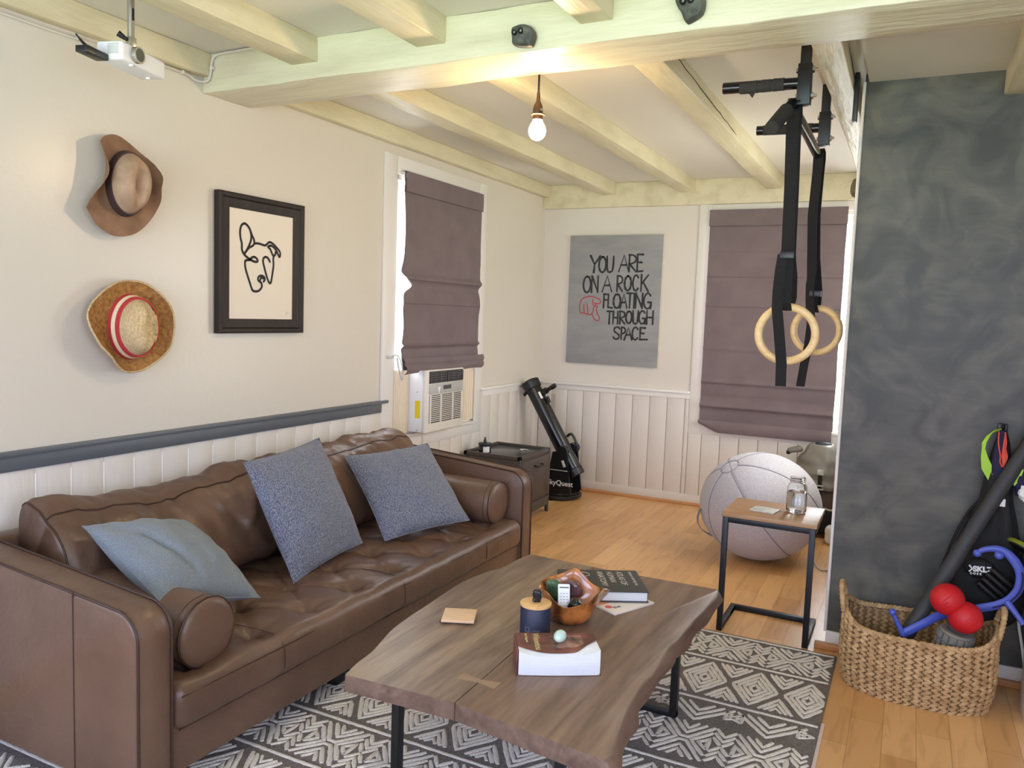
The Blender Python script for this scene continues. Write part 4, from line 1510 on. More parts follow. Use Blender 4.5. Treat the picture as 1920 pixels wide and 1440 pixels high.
MB().rbox((-0.055, -0.03, -0.022), (0.055, 0.03, 0.022), 0.02, 3, (4, 2, 2), lambda p, n: p + n * 0.010 * nz(p.x * 22, p.y * 22, p.z * 22), M=Matrix.Translation((2.195, -0.21, 0.575)) @ Matrix.Rotation(-0.35, 4, 'Y')).build('top_flap', M['bpgrey'], bp, smooth=60)
MB().rbox((2.135, -0.235, 0.535), (2.165, -0.19, 0.565), 0.012, 3).build('strap_end', M['blackfabric'], bp)
MB().rbox((2.50, -0.36, 0.20), (2.545, -0.30, 0.30), 0.01, 2).build('side_patch', M['crimson'], bp)
mb = MB().rbox((2.34, -0.47, 0.03), (2.56, -0.37, 0.20), 0.03, 3, (4, 3, 3), lambda p, n: p + n * 0.010 * nz(p.x * 14, p.y * 14, p.z * 14))
mb.strap([(Vector((2.335 + 0.028 * k, -0.472 - 0.004 * math.sin(k), 0.215 + 0.004 * math.sin(k * 2))), (0, 0, 1)) for k in range(9)], 0.012, 0.003, mi=1)
tag(mb.build('shoulder_bag', [M['blackfabric'], M['card']], org=(2.45, -0.42, 0)), 'small black bag with a pale strap in front of the silver-grey backpack', 'bag')
mb = MB().rbox((2.465, -0.62, 0.0), (2.60, -0.50, 0.13), 0.04, 4, (3, 3, 3), lambda p, n: p + n * 0.006 * nz(p.x * 12, p.y * 12, p.z * 12))
tag(mb.build('shoe', M['white'], org=(2.53, -0.56, 0)), 'white rounded shoe on the floor peeking out past the charcoal wall corner', 'shoe')
mb = MB().tube(smooth_path([(2.44, -1.02, 0.006), (2.50, -1.22, 0.006), (2.56, -1.18, 0.006), (2.60, -1.0, 0.006), (2.60, -0.85, 0.03), (2.57, -0.66, 0.10)], 8), 0.005, 8)
tag(mb.build('power_cord', M['cable'], org=(2.44, -1.02, 0)), 'white cord curling on the floor between ball and charcoal wall', 'cord')

# ---------------------------------------------------------------- telescope
tl = thing('telescope', 'black tabletop-base telescope leaning tube in the far left corner', 'telescope', (0.40, -0.36, 0))
TA, TB = Vector((0.542, -0.38, 0.212)), Vector((0.090, -0.38, 0.945))
ax_ = (TB - TA).normalized()
LT = (TB - TA).length
side_ = Vector((0, 1, 0))
upn = ax_.cross(side_).normalized()
if upn.x < 0:
    upn = -upn
Mt = Matrix((upn, side_ if upn.cross(side_).dot(ax_) > 0 else -side_, ax_)).transposed().to_4x4()
Mt.translation = TA
MB().lathe([(0, 0.0), (0.060, 0.0), (0.064, 0.004), (0.0655, 0.03), (0.0655, LT - 0.07), (0.0655, LT - 0.05)], 40, Mt).build('tube', M['blackgloss'], tl)
MB().lathe([(0, -0.012), (0.066, -0.012), (0.071, -0.006), (0.071, 0.045), (0.066, 0.05)], 40, Mt).build('mirror_cell', M['blackplastic'], tl)
MB().lathe([(0.066, LT - 0.075), (0.075, LT - 0.07), (0.076, LT - 0.01), (0.070, LT - 0.002), (0.045, LT - 0.004), (0.043, LT + 0.006), (0.030, LT + 0.006), (0.0, LT + 0.002)], 40, Mt).build('dust_cap', M['blackplastic'], tl)


def tp_(a, b, c):
    return Mt @ Vector((a, b, c))


fo = MB()
fo.tube([tp_(0.06, 0, LT - 0.14), tp_(0.105, 0, LT - 0.14)], 0.026, 16)
fo.tube([tp_(0.105, 0, LT - 0.14), tp_(0.150, 0, LT - 0.14)], 0.017, 16)
fo.tube([tp_(0.085, -0.045, LT - 0.15), tp_(0.085, 0.045, LT - 0.15)], 0.011, 12)
fo.build('focuser', M['blackplastic'], tl)
ey = MB()
ey.tube([tp_(0.148, 0, LT - 0.14), tp_(0.155, 0, LT - 0.14), tp_(0.190, 0, LT - 0.14)], [0.019, 0.021, 0.019], 16)
ey.build('eyepiece', M['blackplastic'], tl)
fi = MB()
fi.tube([tp_(0.085, -0.02, LT - 0.245), tp_(0.088, -0.02, LT - 0.19)], 0.012, 12)
fi.tube([tp_(0.066, -0.02, LT - 0.22), tp_(0.085, -0.02, LT - 0.22)], 0.008, 8)
fi.build('red_dot_finder', M['blackplastic'], tl)
MB().tube([tp_(-0.062, -0.02, LT - 0.075), tp_(-0.095, -0.02, LT - 0.085)], 0.014, 12).build('knob', M['blackplastic'], tl)
mb = MB()
mb.add([tp_(0.0565, -0.036, LT - 0.185), tp_(0.044, -0.052, LT - 0.185), tp_(0.044, -0.052, LT - 0.125), tp_(0.0565, -0.036, LT - 0.125)], [(0, 1, 2, 3)])
mb.v = [p + Vector((0.0006, -0.0016, 0)) for p in mb.v]
mb.build('spec_label', M['label'], tl, smooth=0)
mb = MB()
for dx in (0.0, 0.012, 0.026):
    mb.tube([tp_(0.10, 0.01, LT - 0.17) + Vector((0.03 + dx, 0, 0)), tp_(0.10, 0.01, LT - 0.17) + Vector((0.032 + dx, 0, -0.34 + dx * 3))], 0.0016, 6)
mb.build('hanging_cord', M['brass'], tl)
# base
gb = MB().lathe([(0, 0.012), (0.175, 0.012), (0.185, 0.018), (0.185, 0.034), (0.178, 0.040), (0, 0.040)], 48, Matrix.Translation((0.385, -0.345, 0)))
for k in range(3):
    a = 2 * PI * k / 3 + 0.4
    gb.lathe([(0.02, 0.0), (0.02, 0.013)], 12, Matrix.Translation((0.385 + 0.15 * math.cos(a), -0.345 + 0.15 * math.sin(a), 0)))
gb.build('ground_board', M['blackplastic'], tl)
MB().lathe([(0, 0.042), (0.165, 0.042), (0.168, 0.046), (0.168, 0.060), (0, 0.060)], 48, Matrix.Translation((0.385, -0.345, 0))).build('turntable', M['blackplastic'], tl)
side_poly = [(0.235, 0.060), (0.545, 0.060), (0.520, 0.22), (0.500, 0.395), (0.470, 0.372), (0.452, 0.362), (0.43, 0.372), (0.405, 0.40), (0.372, 0.395), (0.35, 0.27), (0.29, 0.22)]
for yy in (-0.492, -0.268):
    sb = MB().prism(side_poly, lambda u, v: Vector((u, yy, v)), lambda u, v: Vector((u, yy + 0.016, v))).build('side_board', M['blackplastic'], tl, smooth=0)
    if yy < -0.4:
        text_mesh('SkyQuest', 0.058, frame_m((0.334, yy - 0.0008, 0.128), (1, 0, 0), (0, 0, 1)), M['whiteprint'], 'lettering', sb, 0.0003, bold=0.0007)
        MB().tube([(0.36, yy - 0.004, 0.25), (0.51, yy - 0.004, 0.25)], 0.0035, 6).build('shelf_edge', M['acgrey'], sb)
MB().rbox((0.26, -0.476, 0.062), (0.28, -0.268, 0.21), 0.002, 1).build('front_board', M['blackplastic'], tl)
for yy, dy in ((-0.476, -0.03), (-0.252, 0.03)):
    pv = TA + ax_ * (((0.452 - TA.x) / ax_.x))
    MB().tube([(0.458, -0.445 if dy < 0 else -0.315, 0.405), (0.458, yy + dy, 0.405)], 0.044, 24).build('altitude_bearing', M['blackplastic'], tl)
hb = MB()
hb.tube(smooth_path([(0.415, -0.30, 0.50), (0.445, -0.30, 0.525), (0.475, -0.30, 0.50), (0.508, -0.30, 0.43), (0.508, -0.30, 0.385)], 5), 0.011, 8)
hb.build('carry_handle', M['blackplastic'], tl)
kb = MB().tube([(0.47, -0.515, 0.335), (0.485, -0.50, 0.285)], 0.011, 10)
kb.build('tension_knob', M['acgrey'], tl)

# ---------------------------------------------------------------- nightstand
ns = thing('nightstand', 'dark bronze metal nightstand between the sofa and the telescope', 'nightstand', (0.28, -1.10, 0))
NX0, NX1, NY0, NY1, NZT = 0.05, 0.51, -1.37, -0.845, 0.492
for (x, y) in ((NX0, NY0), (NX1 - 0.024, NY0), (NX0, NY1 - 0.024), (NX1 - 0.024, NY1 - 0.024)):
    MB().rbox((x, y, 0), (x + 0.024, y + 0.024, NZT - 0.004), 0.002, 1).build('leg', M['nightst'], ns)
mb = MB()
for a, b in (((NX0, NY0, NZT - 0.028), (NX1, NY0 + 0.026, NZT)), ((NX0, NY1 - 0.026, NZT - 0.028), (NX1, NY1, NZT)), ((NX0, NY0, NZT - 0.0279), (NX0 + 0.026, NY1, NZT)), ((NX1 - 0.026, NY0, NZT - 0.0279), (NX1, NY1, NZT))):
    mb.rbox(a, b, 0.0025, 1)
mb.build('rim', M['nightst'], ns)
MB().rbox((NX0 + 0.02, NY0 + 0.02, NZT - 0.026), (NX1 - 0.02, NY1 - 0.02, NZT - 0.012), 0.001, 1).build('tray_top', M['nighttop'], ns)
MB().rbox((NX0 + 0.004, NY0 + 0.004, 0.055), (NX1 - 0.006, NY1 - 0.004, NZT - 0.03), 0.002, 1).build('carcass', M['nightst'], ns)
dr = MB().rbox((NX1 - 0.008, NY0 + 0.03, 0.145), (NX1 + 0.003, NY1 - 0.03, NZT - 0.04), 0.003, 1).build('drawer', M['nightst'], ns)
yc_ = (NY0 + NY1) / 2 + 0.03
MB().tube(smooth_path([(NX1 + 0.002, yc_ + 0.055, 0.398), (NX1 + 0.022, yc_ + 0.055, 0.394), (NX1 + 0.026, yc_ + 0.03, 0.388), (NX1 + 0.026, yc_ - 0.03, 0.388), (NX1 + 0.022, yc_ - 0.055, 0.394), (NX1 + 0.002, yc_ - 0.055, 0.398)], 5), 0.006, 8).build('handle', M['blackmetal'], dr)
MB().rbox((NX1 - 0.010, NY0 + 0.026, 0.055), (NX1 + 0.001, NY1 - 0.026, 0.128), 0.002, 1).build('apron', M['nightst'], ns)
for (y, z) in ((NY1 - 0.012, NZT - 0.012), (NY1 - 0.09, NZT - 0.012), (NY0 + 0.14, 0.09)):
    MB().tube([(NX1, y, z), (NX1 + 0.003, y, z)], 0.005, 10).build('rivet', M['acgrey'], ns)
bt = thing('dropper_bottle', 'black jar with white label and dropper top on the nightstand', 'bottle', (0.172, -1.275, NZT - 0.012))
Mb_ = Matrix.Translation((0.172, -1.275, NZT - 0.012))
MB().lathe([(0, 0), (0.042, 0), (0.045, 0.003), (0.045, 0.050), (0.043, 0.054)], 32, Mb_).build('body', M['blackgloss'], bt)
MB().lathe([(0, 0.054), (0.047, 0.054), (0.048, 0.057), (0.048, 0.066), (0.046, 0.070), (0.012, 0.073), (0.011, 0.090), (0.009, 0.094), (0.0065, 0.098), (0.006, 0.110), (0.003, 0.114), (0, 0.114)], 32, Mb_).build('cap', M['blackplastic'], bt)
mb = MB()
mb.grid(lambda u, v: Mb_ @ Vector((0.0456 * math.cos(-1.35 + 1.1 * u), 0.0456 * math.sin(-1.35 + 1.1 * u), 0.006 + 0.040 * v)), 10, 1)
mb.build('label', M['label'], bt)
mb = MB().tube([(0.375 + 0.030 * math.cos(a_), -1.035 + 0.022 * math.sin(a_), NZT - 0.007) for a_ in [0.4 + 0.42 * k for k in range(11)]], 0.0045, 6)
tag(mb.build('cable_coil', M['cable'], org=(0.375, -1.035, NZT - 0.012)), 'little white curl of cord on the nightstand tray', 'cord')

# ---------------------------------------------------------------- window air conditioner
ac = thing('air_conditioner', 'white window air conditioner with a yellow energy sticker', 'air conditioner', (0.05, -1.80, 0.702))
AY0, AY1, AX, AZ0, AZ1 = -2.041, -1.555, 0.143, 0.703, 1.115
MB().rbox((-0.115, AY0 + 0.006, AZ0 + 0.004), (AX - 0.028, AY1 - 0.006, AZ1 - 0.004), 0.006, 2).build('body', M['white'], ac)
fp = MB()
gy0, gy1 = AY0 + 0.055, AY1 - 0.030
fp.rbox((AX - 0.030, AY0, AZ0), (AX - 0.004, AY1, AZ1), 0.010, 2)
front = fp.build('front_panel', M['offwhite'], ac)
mb = MB().rbox((AX - 0.006, gy0 - 0.006, 0.765), (AX - 0.0015, gy1 + 0.004, 0.948), 0.002, 1)
mb.build('grille_back', M['grille'], front)
mb = MB()
k = 0
z = 0.775
while z < 0.944:
    mb.rbox((AX - 0.004, gy0, z), (AX + 0.004, gy1, z + 0.0055), 0.001, 1)
    z += 0.0125
for yy in (gy0 - 0.004, gy0 + 0.125, gy0 + 0.275, gy1 - 0.008):
    mb.rbox((AX - 0.004, yy, 0.765), (AX + 0.005, yy + 0.012, 0.948), 0.001, 1)
mb.build('intake_grille', M['offwhite'], front)
MB().rbox((AX - 0.005, gy0 - 0.012, 0.955), (AX + 0.004, gy1 + 0.008, 1.020), 0.003, 1).build('control_panel', M['acgrey'], front)
MB().rbox((AX + 0.0035, -1.835, 0.980), (AX + 0.0055, -1.735, 1.008), 0.001, 1).build('display', M['acdark'], front)
MB().prism([(-1.905, 1.0), (-1.872, 1.0), (-1.888, 0.955)], lambda u, v: Vector((AX + 0.004, u, v)), lambda u, v: Vector((AX + 0.006, u, v))).build('emblem', M['white'], front, smooth=0)
MB().rbox((AX - 0.006, gy0 - 0.012, 1.026), (AX - 0.001, gy1 + 0.010, 1.105), 0.002, 1).build('vent_back', M['grille'], front)
for (a, b) in ((gy0 - 0.006, gy0 + 0.185), (gy0 + 0.205, gy1 + 0.006)):
    mb = MB()
    for (p, q) in ((a, a + 0.008), (b - 0.008, b)):
        mb.rbox((AX - 0.004, p, 1.03), (AX + 0.006, q, 1.10), 0.001, 1)
    for zz in (1.030, 1.046, 1.062, 1.078, 1.094):
        mb.rbox((AX - 0.003, a, zz), (AX + 0.006, b, zz + 0.005), 0.001, 1)
    for i in range(1, 3):
        yy = a + (b - a) * i / 3
        mb.rbox((AX - 0.003, yy - 0.006, 1.03), (AX + 0.004, yy + 0.006, 1.10), 0.001, 1)
    mb.build('air_louver', M['acdark'], front)
mb = MB()
mb.add([(0.058, AY0 - 0.0008, 0.80), (0.098, AY0 - 0.0008, 0.80), (0.098, AY0 - 0.0008, 0.915), (0.058, AY0 - 0.0008, 0.915)], [(0, 1, 2, 3)])
mb.v = [p + Vector((0, 0.0065, 0)) for p in mb.v]
mb.build('energy_sticker', M['yellow'], ac, smooth=0)
mb = MB()
for zz in (0.72, 0.97):
    mb.tube([(0.075, AY0 + 0.008, zz), (0.075, AY0 + 0.003, zz)], 0.005, 8)
mb.build('screw', M['acgrey'], ac)
for (a, b, nf) in ((-2.218, AY0 + 0.004, 8), (AY1 - 0.004, -1.182, 14)):
    mb = MB()
    ring = []
    for i in range(nf * 2 + 1):
        yy = a + (b - a) * i / (nf * 2)
        ring.append((yy, 0.012 if i % 2 else -0.004))
    mb.prism([(p[0], p[1]) for p in ring] + [(b, -0.03), (a, -0.03)], lambda u, v: Vector((v, u, AZ0)), lambda u, v: Vector((v, u, AZ1)))
    for i in range(1, nf * 2, 2):
        mb.tube([(0.0125, ring[i][0], AZ0 + 0.004), (0.0125, ring[i][0], AZ1 - 0.004)], 0.0028, 6, mi=1)  # tan lines colour in the shading of the pleats
    mb.build('accordion_panel', [M['accordion'], M['bandcream']], ac, smooth=0)
MB().tube(smooth_path([(0.10, -2.02, 0.712), (0.12, -2.03, 0.66), (0.115, -2.05, 0.58), (0.09, -2.11, 0.50), (0.06, -2.15, 0.36), (0.045, -2.16, 0.2), (0.045, -2.16, 0.02)], 6), 0.0065, 8).build('power_cord', M['cable'], ac)

# ---------------------------------------------------------------- roman blinds


def blind(name, label, mp, u0, u1, z0, z1, folds, left_edge, seed, drop):
    """mp(u, d, z)."""
    t = thing(name, label, 'blind', mp((u0 + u1) / 2, 0.0, z0))
    nu, nv = 28, 150

    def bulge(u, v):
        z = z1 + (z0 - z1) * v
        d = 0.040
        for (zf, amp, w) in folds:
            d += amp * math.exp(-((z - zf) / w) ** 2)
        d += 0.006 * nz(u * 2.5 + seed, v * 6, 0) + 0.0015 * nz(u * 7 + seed, v * 26, 1)
        return d

    def fn(u, v):
        z = z1 + (z0 - z1) * v
        ua = u0 + left_edge(z)
        uu = ua + (u1 - ua + 0.004 * nz(v * 7, seed)) * u
        return Vector(mp(uu, bulge(u, v), z + drop(u) * v ** 3))
    mb = MB()
    mb.grid(fn, nu, nv)
    mb.grid(lambda u, v: fn(u, v) + Vector(mp(0, -0.004, 0)) - Vector(mp(0, 0, 0)), nu, nv)
    mb.build('fabric', M['blind'], t, smooth=60)
    mb = MB()
    mb.grid(lambda u, v: Vector(mp(u0 - 0.004 + (u1 - u0 + 0.008) * u, 0.050 + 0.001 * math.sin(PI * v), z1 + 0.004 - 0.125 * v)), nu, 10)
    mb.grid(lambda u, v: Vector(mp(u0 - 0.004 + (u1 - u0 + 0.008) * u, 0.018 + 0.032 * v, z1 + 0.004)), 2, 2)
    mb.build('valance', M['blind'], t, smooth=60)
    mb = MB()
    for zs in [z1 - 0.122] + [f_[0] for f_ in folds[::2]]:  # valance seam; the other lines paint in the dark of the fold creases
        mb.tube([Vector(mp(u0 + left_edge(zs) + 0.004 + (u1 - u0 - left_edge(zs) - 0.008) * k / 24, (0.0515 if zs > z1 - 0.13 else bulge(k / 24, (z1 - zs + 0.012) / (z1 - z0)) + 0.0005), zs - (0.012 if zs < z1 - 0.13 else 0))) for k in range(25)], 0.0016, 5)
    mb.build('seam', M['seamcrease'], t)
    MB().rbox(*[[f(a, b) for a, b in zip(mp(u0 + 0.01, 0.018, z1 - 0.035), mp(u1 - 0.01, 0.045, z1))] for f in (min, max)], 0.003, 1).build('head_rail', M['white'], t)
    return t


b1 = blind('roman_blind', 'mauve roman blind half lowered above the air conditioner', lambda u, d, z: (d, u, z), -2.172, -1.192, 1.115, 2.35,
           [(1.70, 0.020, 0.020), (1.655, -0.012, 0.03), (1.27, 0.016, 0.010), (1.245, -0.006, 0.015), (1.55, 0.008, 0.05), (1.13, 0.015, 0.04)],
           lambda z: 0.115 * math.exp(-((z - 1.655) / 0.035) ** 2) - 0.02 * math.exp(-((z - 1.74) / 0.05) ** 2) + 0.018 * math.exp(-((z - 1.4) / 0.10) ** 2) + 0.02 * math.exp(-((z - 2.0) / 0.15) ** 2), 1.0,
           lambda u: 0.0)
mb = MB()
mb.grid(lambda u, v: Vector((0.075 + 0.022 * math.sin(PI * v), -2.19 + 1.0 * u, 1.155 - 0.065 * v + 0.006 * math.sin(u * 9))), 24, 8)
mb.grid(lambda u, v: Vector((0.07 + 0.010 * math.sin(PI * v), -2.19 + 1.03 * u, 1.19 - 0.05 * v)), 24, 6)
mb.build('bottom_fold', M['blind'], b1, smooth=60)
mb = MB().tube(smooth_path([(0.03, -2.275, 1.205), (0.045, -2.235, 1.215), (0.055, -2.205, 1.18), (0.06, -2.190, 1.12), (0.055, -2.185, 1.06), (0.06, -2.205, 1.08), (0.055, -2.225, 1.14), (0.05, -2.235, 1.20)], 6), 0.005, 6)
mb.rbox((0.016, -2.30, 1.195), (0.036, -2.24, 1.215), 0.004, 2)
mb.build('lift_cord', M['card'], b1)
b2 = blind('roman_blind', 'mauve roman blind lowered over the far window behind the rings', lambda u, d, z: (u, -d, z), 1.436, 2.427, 0.705, 2.35,
           [(1.62, 0.006, 0.010), (1.28, 0.010, 0.012), (1.02, 0.014, 0.014), (0.90, -0.006, 0.02), (0.83, 0.024, 0.02), (2.02, 0.005, 0.01), (1.85, 0.004, 0.01)],
           lambda z: 0.0, 4.0, lambda u: 0.0)
mb = MB()
mb.grid(lambda u, v: Vector((1.436 + 0.99 * u, -0.072 - 0.014 * math.sin(PI * v), 0.715 - (0.028 + 0.066 * min(1, u / 0.15) + 0.0 * u) * v)), 30, 8)
mb.build('bottom_fold', M['blind'], b2, smooth=60)
# ---------------------------------------------------------------- framed dog drawing
FY0, FY1, FZ0, FZ1 = -3.647, -3.075, 1.359, 2.017
IY0, IY1, IZ0, IZ1 = -3.572, -3.146, 1.428, 1.948
fr = thing('picture_frame', 'black wooden frame holding a line drawing of a dog', 'framed picture', (0, (FY0 + FY1) / 2, FZ0))


def frame_side(a, b, c, d, mb):
    """a,b outer corners; c,d inner corners (b->c adjacent) with a stepped profile."""
    steps = [(0.0, 0.004), (0.0, 0.036), (0.12, 0.040), (0.30, 0.036), (0.36, 0.030), (0.42, 0.034), (0.85, 0.027), (1.0, 0.022), (1.0, 0.004)]
    A, B, C_, D_ = [Vector((0, *p)) for p in (a, b, c, d)]
    r1 = [A.lerp(D_, s) + Vector((h, 0, 0)) for s, h in steps]
    r2 = [B.lerp(C_, s) + Vector((h, 0, 0)) for s, h in steps]
    mb.loft([r1, r2])


mb = MB()
o_ = [(FY0, FZ0), (FY1, FZ0), (FY1, FZ1), (FY0, FZ1)]
i_ = [(IY0, IZ0), (IY1, IZ0), (IY1, IZ1), (IY0, IZ1)]
for k in range(4):
    frame_side(o_[k], o_[(k + 1) % 4], i_[(k + 1) % 4], i_[k], mb)
mb.build('frame', M['frame'], fr, smooth=20)
MB().box((0.003, IY0 - 0.01, IZ0 - 0.01), (0.020, IY1 + 0.01, IZ1 + 0.01)).build('paper', M['paper'], fr, smooth=0)
DOG = [
[(-3.413,1.796),(-3.417,1.814),(-3.430,1.833),(-3.445,1.862),(-3.465,1.879),(-3.480,1.882),(-3.497,1.871),(-3.505,1.845),(-3.503,1.815),(-3.494,1.786),(-3.493,1.758),(-3.479,1.736),(-3.448,1.718),(-3.427,1.710),(-3.405,1.706),(-3.391,1.710),(-3.395,1.721),(-3.413,1.729),(-3.430,1.724),(-3.443,1.713),(-3.465,1.709),(-3.473,1.701),(-3.470,1.671),(-3.454,1.631),(-3.440,1.600),(-3.426,1.570),(-3.411,1.563),(-3.386,1.565),(-3.368,1.578),(-3.361,1.591),(-3.367,1.607),(-3.383,1.615),(-3.388,1.626),(-3.380,1.637),(-3.362,1.641),(-3.345,1.634),(-3.343,1.621),(-3.351,1.613)],
[(-3.376,1.611),(-3.371,1.626),(-3.362,1.631),(-3.352,1.628)],
[(-3.479,1.736),(-3.465,1.753),(-3.448,1.770),(-3.424,1.782),(-3.410,1.794),(-3.381,1.796),(-3.342,1.791),(-3.323,1.804),(-3.309,1.810),(-3.286,1.803),(-3.260,1.786),(-3.240,1.769),(-3.236,1.753),(-3.242,1.742),(-3.252,1.755),(-3.267,1.775),(-3.286,1.789),(-3.305,1.793),(-3.322,1.786),(-3.308,1.777),(-3.301,1.767),(-3.293,1.754),(-3.282,1.744),(-3.271,1.753),(-3.269,1.764)],
[(-3.282,1.744),(-3.285,1.725),(-3.283,1.694),(-3.292,1.645),(-3.299,1.615),(-3.306,1.607),(-3.318,1.617),(-3.333,1.648),(-3.348,1.689),(-3.355,1.715),(-3.348,1.731),(-3.334,1.735),(-3.319,1.728),(-3.308,1.713)],
[(-3.442,1.857),(-3.434,1.827),(-3.438,1.801),(-3.455,1.769),(-3.476,1.742)],
]
mb = MB()
for i, d in enumerate(DOG):
    p = smooth_path(d, 4)
    h = 0.0212 + 0.00012 * i
    mb.brush([(q.x, q.y) for q in p], 0.0115 if i else 0.012, lambda u, v: Vector((h, u, v)))
mb.brush([(-3.196, 1.452), (-3.186, 1.468), (-3.190, 1.452), (-3.176, 1.466)], 0.0012, lambda u, v: Vector((0.0212, u, v)))
mb.build('ink_drawing', M['ink'], fr, smooth=0)

# ---------------------------------------------------------------- canvas with hand-painted words
pst = thing('canvas_sign', 'grey painted canvas with black hand-lettered words and a red pointing hand', 'painting', (0.66, -0.016, 1.098))
MB().rbox((0.258, -0.030, 1.098), (1.068, -0.002, 2.173), 0.003, 1).build('canvas', M['canvas'], pst)
mb = MB().box((1.0675, -0.029, 1.099), (1.0695, -0.003, 2.172))
mb.build('canvas_edge', M['canvasedge'], pst, smooth=0)
LET = [('Y',0.449,0.534,2.004,1.866),('O',0.526,0.589,1.995,1.867),('U',0.596,0.653,1.999,1.868),('A',0.701,0.787,2.007,1.873),('R',0.787,0.851,2.011,1.873),('E',0.855,0.906,2.015,1.876),('O',0.394,0.460,1.832,1.697),('N',0.466,0.527,1.837,1.700),('A',0.564,0.648,1.838,1.704),('R',0.692,0.742,1.840,1.711),('O',0.757,0.814,1.838,1.720),('C',0.829,0.880,1.847,1.719),('K',0.897,0.961,1.850,1.716),('F',0.580,0.620,1.687,1.573),('L',0.618,0.659,1.686,1.574),('O',0.668,0.729,1.689,1.573),('A',0.729,0.787,1.692,1.573),('T',0.785,0.837,1.698,1.575),('I',0.841,0.852,1.698,1.576),('N',0.858,0.920,1.699,1.577),('G',0.929,0.993,1.701,1.575),('T',0.618,0.662,1.545,1.441),('H',0.670,0.714,1.545,1.443),('R',0.729,0.775,1.548,1.445),('O',0.783,0.833,1.550,1.451),('U',0.842,0.888,1.556,1.449),('G',0.895,0.950,1.557,1.451),('H',0.958,1.015,1.559,1.451),('S',0.681,0.738,1.418,1.315),('P',0.748,0.786,1.416,1.317),('A',0.777,0.842,1.414,1.315),('C',0.844,0.897,1.421,1.318),('E',0.908,0.953,1.419,1.321),('.',0.965,0.979,1.331,1.318)]
oval = [(0.5 + 0.5 * math.cos(PI / 2 + 2 * PI * k / 16), 0.5 + 0.5 * math.sin(PI / 2 + 2 * PI * k / 16)) for k in range(17)]
carc = [(0.5 + 0.5 * math.cos(0.75 + (2 * PI - 1.5) * k / 14), 0.5 + 0.5 * math.sin(0.75 + (2 * PI - 1.5) * k / 14)) for k in range(15)]
rbow = [(0, 1), (0.5, 0.99), (0.85, 0.90), (0.95, 0.76), (0.85, 0.60), (0.5, 0.50), (0.0, 0.46)]
GL = {'Y': [[(0, 1), (0.45, 0.48)], [(1, 0.97), (0.45, 0.48), (0.38, 0)]], 'O': [oval], 'U': [[(0, 1), (0.02, 0.3), (0.2, 0.04), (0.5, 0), (0.85, 0.08), (0.98, 0.35), (1, 1)]],
      'A': [[(0, 0), (0.5, 1), (1, 0.03)], [(0.2, 0.40), (0.75, 0.42)]], 'R': [[(0.05, 0), (0.05, 1)], rbow, [(0.1, 0.46), (1, 0)]],
      'E': [[(0.08, 0), (0.08, 1)], [(0, 1), (1, 0.99)], [(0.05, 0.55), (0.8, 0.53)], [(0, 0), (1, 0.03)]], 'N': [[(0.05, 0), (0.05, 1)], [(0.05, 0.98), (0.95, 0.05)], [(0.95, 0), (0.95, 1)]],
      'C': [carc], 'K': [[(0.05, 0), (0.05, 1)], [(0.95, 1), (0.08, 0.45)], [(0.3, 0.55), (1, 0)]], 'F': [[(0.05, 0), (0.1, 1)], [(0.05, 1), (1, 0.98)], [(0.1, 0.58), (0.9, 0.58)]],
      'L': [[(0.1, 1), (0.1, 0.03)], [(0.1, 0.03), (1, 0.0)]], 'T': [[(0, 1), (1, 1)], [(0.5, 1), (0.45, 0)]], 'I': [[(0.5, 1), (0.5, 0)]],
      'G': [carc + [(0.95, 0.36)], [(0.55, 0.42), (1.0, 0.42)], [(0.95, 0.42), (0.95, 0.0)]], 'H': [[(0.05, 0), (0.05, 1)], [(0.95, 0), (0.95, 1)], [(0.05, 0.5), (0.95, 0.5)]],
      'S': [[(0.95, 0.84), (0.75, 0.97), (0.45, 1), (0.15, 0.9), (0.05, 0.74), (0.2, 0.6), (0.55, 0.48), (0.85, 0.36), (0.9, 0.2), (0.7, 0.05), (0.4, 0), (0.1, 0.08), (0, 0.2)]],
      'P': [[(0.05, 0), (0.05, 1)], rbow], '.': [[(0.2, 0.5), (0.8, 0.5)]]}
mb = MB()
hh = 0
for (ch, u0, u1, zt, zb) in LET:
    for k, st in enumerate(GL[ch]):
        hh = (hh + 1) % 7
        w = 0.0150 if ch not in 'YOU' else 0.017
        ws = [w * (1.0 + 0.22 * math.sin(3.1 * i + hh)) for i in range(len(st))]
        mb.brush([(u0 + (u1 - u0) * a, zb + (zt - zb) * b) for a, b in st], ws, lambda u, v: Vector((u, -0.0308 - 0.00008 * hh, v)))
mb.build('lettering', M['blackpaint'], pst, smooth=0)
HAND = [
[(0.378,1.524),(0.369,1.554),(0.370,1.604),(0.386,1.639),(0.422,1.658),(0.467,1.666),(0.512,1.654),(0.544,1.642),(0.554,1.626),(0.546,1.607),(0.514,1.606),(0.496,1.612)],
[(0.407,1.597),(0.407,1.555),(0.414,1.525)],
[(0.433,1.606),(0.440,1.564),(0.446,1.518)],
[(0.486,1.641),(0.483,1.607),(0.493,1.591)],
[(0.378,1.524),(0.410,1.523),(0.447,1.514),(0.474,1.516),(0.491,1.540),(0.494,1.570),(0.514,1.604)],
[(0.483,1.519),(0.498,1.486),(0.526,1.464),(0.548,1.471),(0.551,1.488),(0.532,1.521),(0.521,1.558),(0.529,1.583),(0.506,1.583)],
]
mb = MB()
for i, d in enumerate(HAND):
    p = smooth_path(d, 4)
    mb.brush([(q.x, q.y) for q in p], 0.0085, lambda u, v: Vector((u, -0.0308 - 0.0001 * i, v)))
mb.build('painted_hand', M['redpaint'], pst, smooth=0)


